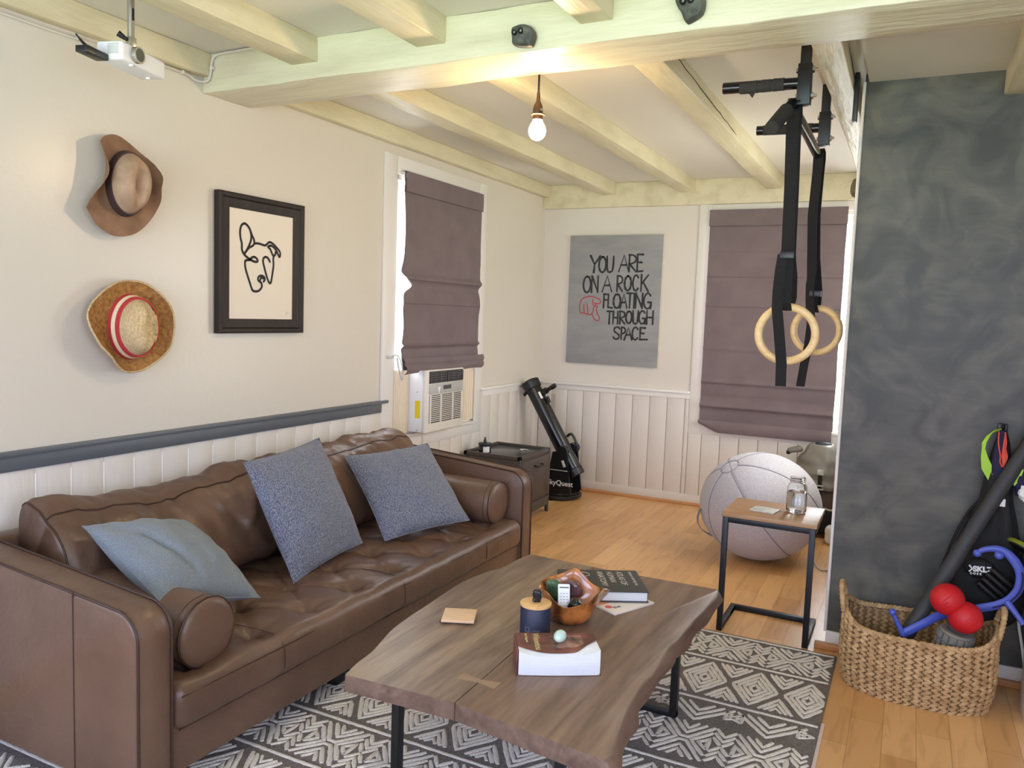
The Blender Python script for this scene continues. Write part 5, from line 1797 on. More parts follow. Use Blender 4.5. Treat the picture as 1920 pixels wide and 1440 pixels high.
# ---------------------------------------------------------------- hats on the left wall
def hat(name, label, outline, base_c, base_r, base_rot, crown_c, crown_r, height, hfun, m_brim, m_crown, bands, crease, seed):
    """brim from an oval at the crown's foot to the outline; crown lofted outwards."""
    t = thing(name, label, 'hat', (0.0, base_c[0], min(p[1] for p in outline)))
    nb = 72
    cr_, sr_ = math.cos(base_rot), math.sin(base_rot)
    dense = smooth_path([(p[0], p[1]) for p in outline], 8, True)

    def oval_pt(a, k=1.0, c=base_c, r=base_r):
        u, v = r[0] * k * math.cos(a), r[1] * k * math.sin(a)
        return (c[0] + u * cr_ - v * sr_, c[1] + u * sr_ + v * cr_)

    # outline radius by angle about the base centre
    polar = sorted([(math.atan2(p.y - base_c[1], p.x - base_c[0]) % (2 * PI), p) for p in dense], key=lambda q: q[0])

    def out_pt(a):
        a %= 2 * PI
        best = min(polar, key=lambda q: abs((q[0] - a + PI) % (2 * PI) - PI))
        return best[1]
    rings_top, rings_bot = [], []
    ns_ = 9
    for i in range(ns_ + 1):
        s = i / ns_
        ra, rb_ = [], []
        for j in range(nb):
            a = 2 * PI * j / nb
            p0 = oval_pt(a)
            aa = math.atan2(p0[1] - base_c[1], p0[0] - base_c[0])
            p1 = out_pt(aa)
            y = p0[0] + (p1.x - p0[0]) * s
            z = p0[1] + (p1.y - p0[1]) * s
            x = 0.045 + hfun(aa, s)
            ra.append(Vector((x + 0.004, y, z)))
            rb_.append(Vector((x, y, z)))
        rings_top.append(ra)
        rings_bot.append(rb_)
    mb = MB()
    mb.loft(rings_bot + rings_top[::-1] + [rings_bot[0]], cap=False)
    mb.build('brim', m_brim, t, smooth=60)
    if name == 'straw_hat':
        MB().tube([p - Vector((0.002, 0, 0)) for p in rings_top[-1]], 0.0042, 6, closed=True).build('brim_edge', m_crown, t, smooth=60)
    mb = MB()
    rings = []
    prof = [(0.0, 1.0), (0.15, 0.98), (0.35, 0.955), (0.55, 0.92), (0.72, 0.87), (0.86, 0.79), (0.94, 0.68), (0.985, 0.52), (1.0, 0.34), (1.0, 0.17), (1.0, 0.03)]
    for (hk, rk) in prof:
        ring = []
        for j in range(nb):
            a = 2 * PI * j / nb
            c = (base_c[0] + (crown_c[0] - base_c[0]) * hk, base_c[1] + (crown_c[1] - base_c[1]) * hk)
            kk = rk if hk < 0.6 else rk
            r = (base_r[0] + (crown_r[0] - base_r[0]) * hk, base_r[1] + (crown_r[1] - base_r[1]) * hk)
            p = oval_pt(a, kk, c, r)
            u = rk * math.cos(a)
            v = rk * math.sin(a)
            dip = crease(u, v) * max(0, (hk - 0.3) / 0.7)
            ring.append(Vector((0.045 + height * hk - dip + 0.003 * nz(u * 3 + seed, v * 3, hk), p[0], p[1])))
        rings.append(ring)
    mb.loft(rings)
    cw = mb.build('crown', m_crown, t, smooth=60)
    for (h0, h1, grow, mt_) in bands:
        rr = []
        for hk in (h0, h0 + 0.01, (h0 + h1) / 2, h1 - 0.01, h1):
            ring = []
            g = grow if h0 + 0.005 < hk < h1 - 0.005 else 0.97
            c = (base_c[0] + (crown_c[0] - base_c[0]) * hk, base_c[1] + (crown_c[1] - base_c[1]) * hk)
            r = (base_r[0] + (crown_r[0] - base_r[0]) * hk, base_r[1] + (crown_r[1] - base_r[1]) * hk)
            kk = 1.0 - 0.10 * hk
            for j in range(nb):
                p = oval_pt(2 * PI * j / nb, kk * g, c, r)
                ring.append(Vector((0.045 + height * hk, p[0], p[1])))
            rr.append(ring)
        MB().loft(rr, cap=False).build('hat_band', mt_, t, smooth=60)
    return t


H1 = [(-4.269,2.103),(-4.236,2.130),(-4.188,2.147),(-4.146,2.146),(-4.108,2.127),(-4.076,2.100),(-4.036,2.060),(-4.010,2.016),(-4.008,1.996),(-4.012,1.960),(-4.000,1.920),(-4.006,1.878),(-4.029,1.833),(-4.070,1.790),(-4.110,1.765),(-4.157,1.752),(-4.203,1.752),(-4.240,1.768),(-4.276,1.790),(-4.301,1.820),(-4.325,1.849),(-4.303,1.893),(-4.271,1.947),(-4.257,1.994),(-4.257,2.039),(-4.265,2.079)]


def h1f(a, s):
    k = 0
    d = (a - PI + 0.15 + PI) % (2 * PI) - PI
    k += 0.060 * math.exp(-(d / 0.75) ** 2)        # curled side by the light
    d = (a - 0.15 + PI) % (2 * PI) - PI
    k += 0.055 * math.exp(-(d / 0.8) ** 2)
    d = (a - PI / 2 + PI) % (2 * PI) - PI
    k -= 0.018 * math.exp(-(d / 0.5) ** 2)
    return k * s ** 1.6 + 0.004 * math.sin(3 * a) * s


hat('felt_hat', 'worn tan felt hat with dark band hung above the straw hat', H1, (-4.136, 1.963), (0.092, 0.130), -0.12, (-4.160, 1.958), (0.078, 0.114), 0.115, h1f, M['felt'], M['felt2'],
    [(0.02, 0.36, 1.03, M['hatband'])], lambda u, v: 0.040 * math.exp(-((u - 0.12 - 0.18 * v * v) / 0.22) ** 2) * math.exp(-(v / 0.75) ** 2), 2.0)
H2 = [(-4.329,1.440),(-4.309,1.476),(-4.279,1.507),(-4.235,1.542),(-4.190,1.567),(-4.141,1.577),(-4.083,1.573),(-4.038,1.554),(-4.000,1.523),(-3.969,1.481),(-3.958,1.426),(-3.958,1.359),(-3.964,1.306),(-3.994,1.264),(-4.036,1.233),(-4.078,1.212),(-4.130,1.205),(-4.173,1.213),(-4.211,1.240),(-4.238,1.269),(-4.265,1.291),(-4.295,1.323),(-4.317,1.368),(-4.328,1.404)]


def h2f(a, s):
    k = 0.012
    d = (a - 0.1 + PI) % (2 * PI) - PI
    k += 0.050 * math.exp(-(d / 0.9) ** 2)
    d = (a - PI - 0.5 + PI) % (2 * PI) - PI
    k += 0.040 * math.exp(-(d / 0.7) ** 2)
    return k * s ** 1.7


hat('straw_hat', 'brown straw hat with pale crown and red-and-cream band', H2, (-4.122, 1.390), (0.104, 0.132), 0.0, (-4.128, 1.390), (0.092, 0.112), 0.120, h2f, M['straw'], M['straw2'],
    [(0.02, 0.20, 1.03, M['bandred']), (0.18, 0.36, 1.035, M['bandcream']), (0.34, 0.50, 1.03, M['bandred'])],
    lambda u, v: 0.052 * (1 / (1 + math.exp(-(u - 0.02) / 0.025))) * math.exp(-(v / 0.85) ** 2) * (1.0 if u < 0.75 else 0.5), 7.0)

# ---------------------------------------------------------------- projector on its ceiling mount
P0 = Vector((0.510, -4.50, 2.292))
pdir = Vector((-0.284, 0.959, 0)).normalized()
pback = Vector((-0.959, -0.284, 0)).normalized()
PL, PWd, PHh = 0.235, 0.098, 0.062
pj = thing('projector', 'small white projector hanging on a metal pole from the near ceiling', 'projector', P0 + pdir * 0.1)
Mp = Matrix((pdir, pback, Vector((0, 0, 1)))).transposed().to_4x4()
Mp.translation = P0
MB().rbox((0, 0, 0), (PL, PWd, PHh), 0.010, 3, (3, 2, 1), lambda p, n: Vector((p.x, p.y, p.z + (0.012 * max(0, 1 - abs(p.x - PL / 2) / (PL / 2)) * 0 if True else 0))), M=Mp).build('case', M['white'], pj)
lc = 0.070
ln = MB()
ln.tube([Mp @ Vector((lc, 0.004, 0.034)), Mp @ Vector((lc, -0.016, 0.034))], 0.0275, 28)
lens = ln.build('lens_barrel', M['chrome'], pj)
MB().tube([Mp @ Vector((lc, -0.010, 0.034)), Mp @ Vector((lc, -0.0168, 0.034))], 0.0215, 24).build('lens', M['lensglass'], lens)
mb = MB()
for k in range(7):
    mb.rbox((-0.0012, 0.014 + 0.0, 0.020 + 0.005 * k), (0.001, 0.055, 0.0222 + 0.005 * k), 0.0004, 1, M=Mp)
mb.build('vent', M['acgrey'], pj)
mb = MB()
for (x, y) in ((0.06, 0.012), (PL - 0.03, 0.05)):
    mb.tube([Mp @ Vector((x, y, 0.001)), Mp @ Vector((x, y, -0.006))], 0.007, 10)
mb.build('foot', M['white'], pj)
mb = MB().rbox((-0.100, 0.050, -0.006), (-0.001, 0.096, 0.016), 0.003, 1, M=Mp)
mb.tube([Mp @ Vector(p) for p in smooth_path([(-0.055, 0.075, 0.016), (-0.078, 0.08, 0.028), (-0.095, 0.09, 0.044), (-0.088, 0.10, 0.052), (-0.060, 0.105, 0.040), (-0.03, 0.104, 0.028), (0.004, 0.096, 0.030)], 5)], 0.003, 6)
tag(mb.build('streaming_stick', M['blackplastic'], org=Mp @ Vector((-0.05, 0.07, 0))), 'black stick plugged into the side of the white projector', 'media stick')
mt = thing('projector_mount', 'slotted metal pole mount on the ceiling above the projector', 'mount', (0.506, -4.47, CZ))
px_ = Mp @ Vector((lc + 0.002, 0.020, 0))
MB().tube([(px_.x, px_.y, P0.z + PHh + 0.012), (px_.x, px_.y, CZ - 0.008)], 0.0115, 16).build('pole', M['chrome'], mt)
MB().lathe([(0, 0), (0.045, 0), (0.045, 0.008), (0, 0.008)], 24, Matrix.Translation((px_.x, px_.y, CZ - 0.008))).build('ceiling_plate', M['chrome'], mt)
MB().rbox((px_.x - 0.013, px_.y - 0.013, P0.z + PHh), (px_.x + 0.013, px_.y + 0.013, P0.z + PHh + 0.032), 0.003, 1).build('clamp', M['chrome'], mt)
MB().tube([Vector((px_.x, px_.y, P0.z + PHh + 0.022)) + Vector((-0.005, -0.012, 0)), Vector((px_.x, px_.y, P0.z + PHh + 0.026)) + Vector((-0.02, -0.034, 0.012))], [0.006, 0.011], 8).build('wing_knob', M['blackplastic'], mt)
MB().rbox((px_.x + 0.0105, px_.y - 0.004, CZ - 0.155), (px_.x + 0.0125, px_.y + 0.004, CZ - 0.115), 0.0015, 2).build('slot', M['hole'], mt)
# cable along the joist and up the beam
mb = MB().tube(smooth_path([(0.012, -5.4, 2.482), (0.012, -4.6, 2.474), (0.012, -4.3, 2.474), (0.014, -4.0, 2.484), (0.014, -3.82, 2.485), (0.020, -3.76, 2.470), (0.045, -3.722, 2.478), (0.062, -3.719, 2.52), (0.068, -3.719, 2.56), (0.10, -3.719, 2.583), (0.22, -3.719, 2.586), (0.36, -3.719, 2.588), (0.50, -3.719, 2.588)], 6), 0.0055, 8)
for c in ((0.012, -4.31, 2.477), (0.014, -3.83, 2.486), (0.066, -3.7155, 2.53)):
    mb.rbox((c[0] - 0.011, c[1] - 0.008, c[2] - 0.008), (c[0] + 0.011, c[1] + 0.005, c[2] + 0.008), 0.003, 2)
tag(mb.build('wall_cable', M['cable'], org=(0.012, -4.6, 2.474)), 'pale cable clipped under the left ceiling joist and up the beam', 'cable')


# ---------------------------------------------------------------- climbing holds
def hold(outline, y, label, holes, dep, seed, mt_):
    c = Vector((sum(p[0] for p in outline) / len(outline), sum(p[1] for p in outline) / len(outline)))
    t = thing('climbing_hold', label, 'climbing hold', (c.x, y, c.y), 'climbing holds')
    dn = smooth_path(outline, 4, True)
    rings = []
    for (k, d) in ((1.0, 0.0), (1.02, 0.35), (0.96, 0.7), (0.80, 0.92), (0.5, 1.0), (0.15, 1.0)):
        rings.append([Vector((c.x + (p.x - c.x) * k, y - dep * d * (1 + 0.25 * nz(p.x * 20 + seed, p.y * 20, d)), c.y + (p.y - c.y) * k)) for p in dn])
    MB().loft(rings).build('body', mt_, t, smooth=50)
    for (hx, hz, r) in holes:
        mb = MB().tube([(hx, y - dep * 0.6, hz), (hx, y - dep * 1.22, hz)], r, 14)
        mb.build('bolt_hole', M['hole'], t)
        MB().tube([(hx + 0.003, y - dep * 0.9, hz - 0.001), (hx + 0.003, y - dep * 1.27, hz - 0.001)], r * 0.42, 10).build('bolt', M['steel'], t)
    return t


hold([(1.557,2.506),(1.572,2.515),(1.603,2.517),(1.634,2.504),(1.648,2.478),(1.642,2.452),(1.630,2.440),(1.570,2.449),(1.561,2.473)], -3.713, 'rounded grey climbing hold on the beam, directly above the bulb', [(1.577, 2.487, 0.009), (1.602, 2.489, 0.010)], 0.034, 1.0, M['rock'])
hold([(2.147,2.524),(2.158,2.499),(2.169,2.483),(2.178,2.462),(2.189,2.448),(2.203,2.451),(2.231,2.465),(2.241,2.481),(2.244,2.504),(2.240,2.522),(2.217,2.532),(2.173,2.540),(2.152,2.534)], -3.713, 'tapered grey climbing hold on the beam, cut by the top of the picture', [(2.177, 2.509, 0.010), (2.203, 2.511, 0.012)], 0.034, 5.0, M['rock'])
hc = Vector((2.643, -2.30, 2.12))
rings = []
for (k, d) in ((1, 0), (1.0, 0.4), (0.8, 0.8), (0.35, 1.0)):
    rings.append([Vector((2.644 - 0.040 * d, hc.y + 0.05 * k * math.cos(2 * PI * j / 16), hc.z + 0.060 * k * math.sin(2 * PI * j / 16) * (1 if math.sin(2 * PI * j / 16) > 0 else 0.6))) for j in range(16)])
tag(MB().loft(rings).build('climbing_hold', M['rockbrown'], org=hc, smooth=50), 'brown climbing hold peeking from the side of the charcoal wall', 'climbing hold', 'climbing holds')

# ---------------------------------------------------------------- pendant bulb
PX, PY, PZ = 1.512, -3.395, 2.228
pn = thing('pendant_light', 'bare lit bulb hanging on a brown cord behind the beam', 'pendant light', (PX, PY, CZ))
MB().tube([(PX, PY, CZ - 0.001), (PX, PY, PZ + 0.115)], 0.0045, 8).build('cord', M['cordbrown'], pn)
Mq = Matrix.Translation((PX, PY, PZ))
MB().lathe([(0, 0.150), (0.006, 0.150), (0.008, 0.118), (0.011, 0.112), (0.017, 0.098), (0.0195, 0.085), (0.0195, 0.068), (0.028, 0.066), (0.029, 0.062), (0.0205, 0.059), (0.0205, 0.043), (0.0, 0.043)], 28, Mq).build('socket', M['brass'], pn)
MB().tube([Mq @ Vector((0.018, -0.012, 0.078)), Mq @ Vector((0.024, -0.018, 0.078))], 0.005, 8).build('switch_key', M['chrome'], pn)
MB().lathe([(0, -0.037), (0.010, -0.0355), (0.022, -0.029), (0.031, -0.017), (0.0345, -0.002), (0.033, 0.011), (0.027, 0.025), (0.020, 0.036), (0.0165, 0.044)], 28, Mq).build('glass_bulb', M['bulb'], pn, smooth=60)
# ---------------------------------------------------------------- pull-up rig bolted to the fifth joist
rg = thing('pull_up_bar', 'black steel pull-up bar frame bolted to the ceiling joist', 'pull-up bar', (2.47, -2.72, 2.30))
for (yy, zt) in ((-3.10, 2.593), (-2.35, 2.593)):
    p = MB().rbox((2.459, yy - 0.016, 2.335), (2.497, yy + 0.016, zt), 0.003, 1).build('post', M['blackmetal'], rg)
    MB().rbox((2.453, yy - 0.021, 2.318), (2.503, yy + 0.021, 2.470), 0.003, 1).build('sleeve', M['blackmetal'], p)
    for zz in (2.448, 2.352):
        mb = MB()
        mb.tube([(2.503, yy, zz), (2.511, yy, zz)], 0.013, 6)
        mb.tube([(2.510, yy, zz), (2.522, yy, zz)], [0.008, 0.006], 10)
        mb.tube([(2.453, yy, zz), (2.446, yy, zz)], 0.010, 6)
        mb.build('bolt', M['steel'], rg)
    h = MB().tube([(2.455, yy, 2.402), (2.175, yy, 2.408)], 0.0215, 20)
    h.build('handle', M['blackgloss'], rg)
    if yy < -3:
        rag = MB()
        n = 40
        rag.tube([(2.405 - 0.165 * k / n, yy, 2.4035) for k in range(n + 1)], [0.0232 + 0.0028 * nz(k * 0.5, 3) + 0.0010 * nz(k * 2.1, 7) for k in range(n + 1)], 18)
        rag.prism([(2.300, 2.385), (2.270, 2.385), (2.288, 2.362)], lambda u, v: Vector((u, yy - 0.001, v)), lambda u, v: Vector((u, yy + 0.001, v)))
        rag.build('worn_grip', M['foamgrip'], rg)
    else:
        MB().tube([(2.425, yy, 2.4025), (2.205, yy, 2.4075)], 0.0230, 18).build('foam_grip', M['foamgrip'], rg)
cb = [(2.475, -3.30, 2.306), (2.475, -3.1, 2.306), (2.475, -2.35, 2.290), (2.475, -2.25, 2.290)]
MB().tube([(2.440, -3.10, 2.316), (2.450, -2.70, 2.296), (2.458, -2.33, 2.272)], 0.0205, 20).build('cross_bar', M['blackgloss'], rg)
# angled grip reaching towards the viewer
ga, gb_ = Vector((2.440, -3.12, 2.325)), Vector((2.402, -3.29, 2.202))
MB().tube([ga, gb_], 0.0195, 18).build('angled_bar', M['blackgloss'], rg)
gd = (gb_ - ga).normalized()
MB().tube([ga + gd * 0.06, ga + gd * 0.065, gb_ + gd * 0.008, gb_ + gd * 0.012], [0.020, 0.0265, 0.0265, 0.022], 20).build('foam_grip', M['foamgrip'], rg)
MB().rbox((2.613, -2.62, 2.36), (2.632, -2.58, 2.56), 0.003, 1).build('back_bracket', M['blackmetal'], rg)


# ---------------------------------------------------------------- gymnastic rings on straps
def ring_set(cx, y, cz, R_, r, label, zt, path, tail, yaw, buckle):
    t = thing('gymnastic_ring', label, 'gymnastic ring', (cx, y, cz - R_), 'gymnastic rings')
    n = 64
    cy_, sy_ = math.cos(yaw), math.sin(yaw)
    MB().tube([(cx + (R_ - r) * math.cos(2 * PI * k / n) * cy_, y + (R_ - r) * math.cos(2 * PI * k / n) * sy_, cz + (R_ - r) * math.sin(2 * PI * k / n)) for k in range(n)], r, 20, closed=True).build('ring', M['ringwood'], t, smooth=60)
    st = MB()
    st.strap(path, 0.046, 0.003).build('strap', M['webbing'], t, smooth=0)
    MB().strap(tail, 0.040, 0.003).build('strap_tail', M['webbing'], t, smooth=0)
    bm_ = MB()
    bm_.rbox((buckle[0] - 0.026, buckle[1] - 0.010, buckle[2] - 0.014), (buckle[0] + 0.026, buckle[1] + 0.010, buckle[2] + 0.014), 0.003, 1)
    bm_.build('buckle', M['blackplastic'], t)
    return t


W = (1, 0.12, 0)
# near ring: strap from the bar, round the ring, back up
x1, y1 = 2.470, -3.10
ctr1 = 1.457
path = [((2.448, -3.130, 2.300), W), ((2.449, -3.133, 2.22), W), ((2.456, -3.132, 2.0), W), ((2.460, -3.130, 1.757), W), ((2.462, -3.134, 1.66), W), ((2.462, -3.135, 1.575), W), ((2.464, -3.112, 1.548), W), ((2.468, -3.085, 1.552), W), ((2.474, -3.072, 1.60), W), ((2.474, -3.095, 1.68), W), ((2.466, -3.118, 1.757), W), ((2.462, -3.120, 2.0), W), ((2.456, -3.118, 2.22), W), ((2.452, -3.085, 2.300), W), ((2.450, -3.085, 2.335), W), ((2.447, -3.110, 2.345), W), ((2.446, -3.132, 2.325), W)]
path = [(Vector(p), w) for p, w in path]
tail = [((2.446, -3.140, 1.760), W), ((2.440, -3.142, 1.70), W), ((2.436, -3.143, 1.62), W), ((2.437, -3.142, 1.55), W), ((2.448, -3.138, 1.47), W), ((2.456, -3.128, 1.40), W), ((2.462, -3.118, 1.34), W), ((2.464, -3.115, 1.255), W)]
ring_set(2.472, -3.10, 1.457, 0.1195, 0.0155, 'wooden gymnastic ring on the strap nearest the viewer', 2.31, path, tail, 0.10, (2.460, -3.135, 1.757))
W2_ = (0.95, -0.25, 0)
path = [((2.463, -2.385, 2.285), W2_), ((2.464, -2.388, 2.2), W2_), ((2.456, -2.386, 2.0), W2_), ((2.466, -2.385, 1.80), W2_), ((2.474, -2.385, 1.66), W2_), ((2.482, -2.378, 1.578), W2_), ((2.486, -2.352, 1.555), W2_), ((2.492, -2.330, 1.575), W2_), ((2.494, -2.345, 1.66), W2_), ((2.478, -2.368, 1.80), W2_), ((2.466, -2.370, 2.0), W2_), ((2.470, -2.368, 2.2), W2_), ((2.470, -2.345, 2.255), W2_), ((2.468, -2.338, 2.29), W2_), ((2.464, -2.360, 2.304), W2_), ((2.462, -2.384, 2.29), W2_)]
path = [(Vector(p), w) for p, w in path]
tail = [((2.474, -2.392, 1.76), W2_), ((2.466, -2.393, 1.68), W2_), ((2.470, -2.394, 1.60), W2_), ((2.482, -2.392, 1.50), W2_), ((2.476, -2.390, 1.40), W2_), ((2.462, -2.388, 1.30), W2_), ((2.452, -2.386, 1.205), W2_)]
ring_set(2.502, -2.35, 1.470, 0.1185, 0.0155, 'wooden gymnastic ring on the farther strap', 2.31, path, tail, -0.12, (2.490, -2.388, 1.64))

# ---------------------------------------------------------------- basket against the charcoal wall
BX, BY, BA, BB = 3.012, -2.692, 0.285, 0.200
bk_ = thing('wicker_basket', 'woven water-hyacinth basket on the floor by the charcoal wall', 'basket', (BX, BY, 0))


def b_outline(a, k=1.0):
    c, s = math.cos(a), math.sin(a)
    p = 2.7
    return BX + math.copysign(abs(c) ** (2 / p), c) * BA * k, BY + math.copysign(abs(s) ** (2 / p), s) * BB * k


def b_height(a):
    c = math.cos(a)
    return 0.262 + 0.060 * abs(c) ** 6


def b_prof(t):
    return 0.93 + 0.07 * math.sin(min(1, t * 2.2) * PI / 2) - 0.015 * t


# arc-length parameter around the outline
NA = 400
_pts = [b_outline(2 * PI * k / NA) for k in range(NA + 1)]
_len = [0]
for a_, b__ in zip(_pts, _pts[1:]):
    _len.append(_len[-1] + math.hypot(b__[0] - a_[0], b__[1] - a_[1]))
PER = _len[-1]


def ang_at(s):
    s = s % PER
    lo_, hi_ = 0, NA
    while hi_ - lo_ > 1:
        m_ = (lo_ + hi_) // 2
        if _len[m_] <= s:
            lo_ = m_
        else:
            hi_ = m_
    f_ = (s - _len[lo_]) / max(1e-9, _len[lo_ + 1] - _len[lo_])
    return 2 * PI * (lo_ + f_) / NA


ROWS, CELL = 12, 0.034
NCOL = int(PER / CELL)
wv = MB()
rnd = random.Random(5)


def leaf(center, along, outn, up, L_, Wd, H_):
    n1, n2 = 7, 6
    rings = []
    for i in range(n1):
        t = -1 + 2 * i / (n1 - 1)
        w = max(0.12, (1 - abs(t) ** 2.2)) ** 0.7
        c = center + along * (t * L_ / 2)
        rings.append([c + up * (math.cos(2 * PI * j / n2) * Wd / 2 * w) + outn * (math.sin(2 * PI * j / n2) * H_ / 2 * w) for j in range(n2)])
    wv.loft(rings)


for r_ in range(ROWS):
    t0 = (r_ + 0.5) / ROWS
    for cix in range(NCOL):
        s0 = (cix + 0.5) * PER / NCOL
        for half in (0, 1):
            a0 = ang_at(s0)
            a1 = ang_at(s0 + 0.004)
            z = b_height(a0) * (t0 + (0.25 if half else -0.25) / ROWS)
            k = b_prof(t0)
            p0, p1 = b_outline(a0, k), b_outline(a1, k)
            tg = Vector((p1[0] - p0[0], p1[1] - p0[1], 0)).normalized()
            on = Vector((tg.y, -tg.x, 0))
            upv = Vector((0, 0, 1))
            slope = 0.52 if half else -0.42
            al = (tg + upv * slope * (-1)).normalized()
            uu = on.cross(al).normalized()
            c = Vector((p0[0], p0[1], z)) + on * (0.004 + rnd.uniform(-0.0015, 0.002)) + upv * rnd.uniform(-0.001, 0.001)
            leaf(c, al, on, uu, CELL * 1.22, 0.0165 * rnd.uniform(0.9, 1.1), 0.017)
wv.build('woven_side', M['wicker'], bk_, smooth=60)
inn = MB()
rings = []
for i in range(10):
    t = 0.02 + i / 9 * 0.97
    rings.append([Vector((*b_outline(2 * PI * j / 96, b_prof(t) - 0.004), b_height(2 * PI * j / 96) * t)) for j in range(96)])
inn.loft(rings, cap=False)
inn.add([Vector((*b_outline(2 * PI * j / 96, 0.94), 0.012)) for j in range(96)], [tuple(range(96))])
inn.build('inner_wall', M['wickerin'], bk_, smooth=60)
rimm = MB()
for k in range(2):
    pts = []
    for j in range(260):
        a = 2 * PI * j / 260
        w = 0.006 * math.sin(52 * a + k * PI)
        x, y = b_outline(a, b_prof(1) - 0.004 + 0.006 * math.cos(52 * a + k * PI) / 0.25 * 0.25)
        pts.append((x, y, b_height(a) + w))
    rimm.tube(pts, 0.008, 6, closed=True)
rimm.build('rim', M['wicker'], bk_, smooth=60)
for s in (-1, 1):
    hx = BX + s * BA * 0.985
    hpts = smooth_path([(hx, BY - 0.085, 0.300), (hx + s * 0.008, BY - 0.075, 0.345), (hx + s * 0.016, BY - 0.04, 0.385), (hx + s * 0.018, BY, 0.397), (hx + s * 0.016, BY + 0.04, 0.385), (hx + s * 0.008, BY + 0.075, 0.345), (hx, BY + 0.085, 0.300)], 10)
    hm = MB()
    hm.tube(hpts, [0.0105 + 0.0016 * math.sin(k * 1.9) for k in range(len(hpts))], 10)
    hm.build('handle', M['wicker'], bk_, smooth=60)

# ---------------------------------------------------------------- things in and above the basket
# padded bar leaning from the basket to the wall
pa_, pb_ = Vector((2.895, -2.735, 0.055)), Vector((3.470, -2.490, 1.285))
br = thing('padded_bar', 'long black padded bar leaning out of the basket to the right', 'exercise bar', (2.925, -2.70, 0.03))
dv = (pb_ - pa_)
MB().tube([pa_ + dv * (k / 20) for k in range(21)], 0.030, 20).build('foam_sleeve', M['foampad'], br)
MB().tube([pa_ - dv.normalized() * 0.002, pa_ + dv.normalized() * 0.02], 0.016, 16).build('end_cap', M['blackplastic'], br)


# red peanut massage ball resting on the foam roller
rA, rB = Vector((3.106, -2.778, 0.425)), Vector((3.172, -2.785, 0.366))
dp_ = (rB - rA).normalized()
Lp = (rB - rA).length
Mpn = Matrix((dp_.orthogonal().normalized(), dp_.cross(dp_.orthogonal().normalized()), dp_)).transposed().to_4x4()
Mpn.translation = rA
pr = []
RP = 0.063
for k in range(41):
    z = -RP + (Lp + 2 * RP) * k / 40
    ra_ = math.sqrt(max(0, RP ** 2 - z ** 2))
    rb_ = math.sqrt(max(0, RP ** 2 - (z - Lp) ** 2))
    r = max(ra_, rb_)
    if 0 < z < Lp:
        r = max(r, 0.043 + 0.016 * ((2 * z / Lp - 1) ** 2))
    pr.append((r, z))
pn_ = thing('massage_ball', 'red peanut-shaped massage ball on top of the grey roller in the basket', 'massage ball', (3.06, -2.79, 0.24))
MB().lathe(pr, 40, Mpn, wob=lambda a, z: 1 + 0.012 * (1 if math.sin(z * 420) > 0.93 and abs(math.sin(a * 1.5)) > 0.3 else 0)).build('body', M['redfoam'], pn_, smooth=60)
gm = MB()
for zc in (-0.012, 0.0, Lp, Lp + 0.014):
    for k in range(3):
        a0 = k * 2.1 + zc * 40
        rad = math.sqrt(max(0.001, RP ** 2 - (zc if zc < 0.05 else zc - Lp) ** 2)) + 0.0006
        gm.tube([Mpn @ Vector((rad * math.cos(a0 + 0.1 * q), rad * math.sin(a0 + 0.1 * q), zc)) for q in range(8)], 0.0018, 6)
gm.build('ridges', M['redfoam'], pn_)

# grey foam roller standing in the basket
fr_ = thing('foam_roller', 'grey ribbed foam roller standing in the basket', 'foam roller', (3.085, -2.785, 0.02))
Mfr = Matrix.Translation((3.105, -2.745, 0.035)) @ Matrix.Rotation(0.06, 4, 'X') @ Matrix.Rotation(0.17, 4, 'Y')
MB().lathe([(0, 0.03), (0.060, 0.03), (0.062, 0.035), (0.062, 0.262), (0.058, 0.268), (0.038, 0.268), (0.036, 0.262), (0.036, 0.10), (0, 0.10)], 40, Mfr).build('core', M['greyfoam'], fr_)
fm = MB()
nb_ = 16
for j in range(nb_):
    for q in range(7):
        z0 = 0.04 + q * 0.032
        a0, a1 = 2 * PI * j / nb_ + 0.05, 2 * PI * (j + 1) / nb_ - 0.05
        rr0, rr1 = 0.061, 0.0695
        poly = []
        for a in (a0, (a0 + a1) / 2, a1):
            poly.append(a)
        vs = []
        for r in (rr0, rr1):
            for zz in (z0, z0 + 0.027):
                for a in poly:
                    vs.append(Mfr @ Vector((r * math.cos(a), r * math.sin(a), zz)))
        fm.add(vs, [(0, 1, 4, 3), (1, 2, 5, 4), (6, 9, 10, 7), (7, 10, 11, 8), (0, 6, 7, 1), (1, 7, 8, 2), (3, 4, 10, 9), (4, 5, 11, 10), (0, 3, 9, 6), (2, 8, 11, 5)])
fm.build('tread_blocks', M['greyfoam'], fr_, smooth=0)

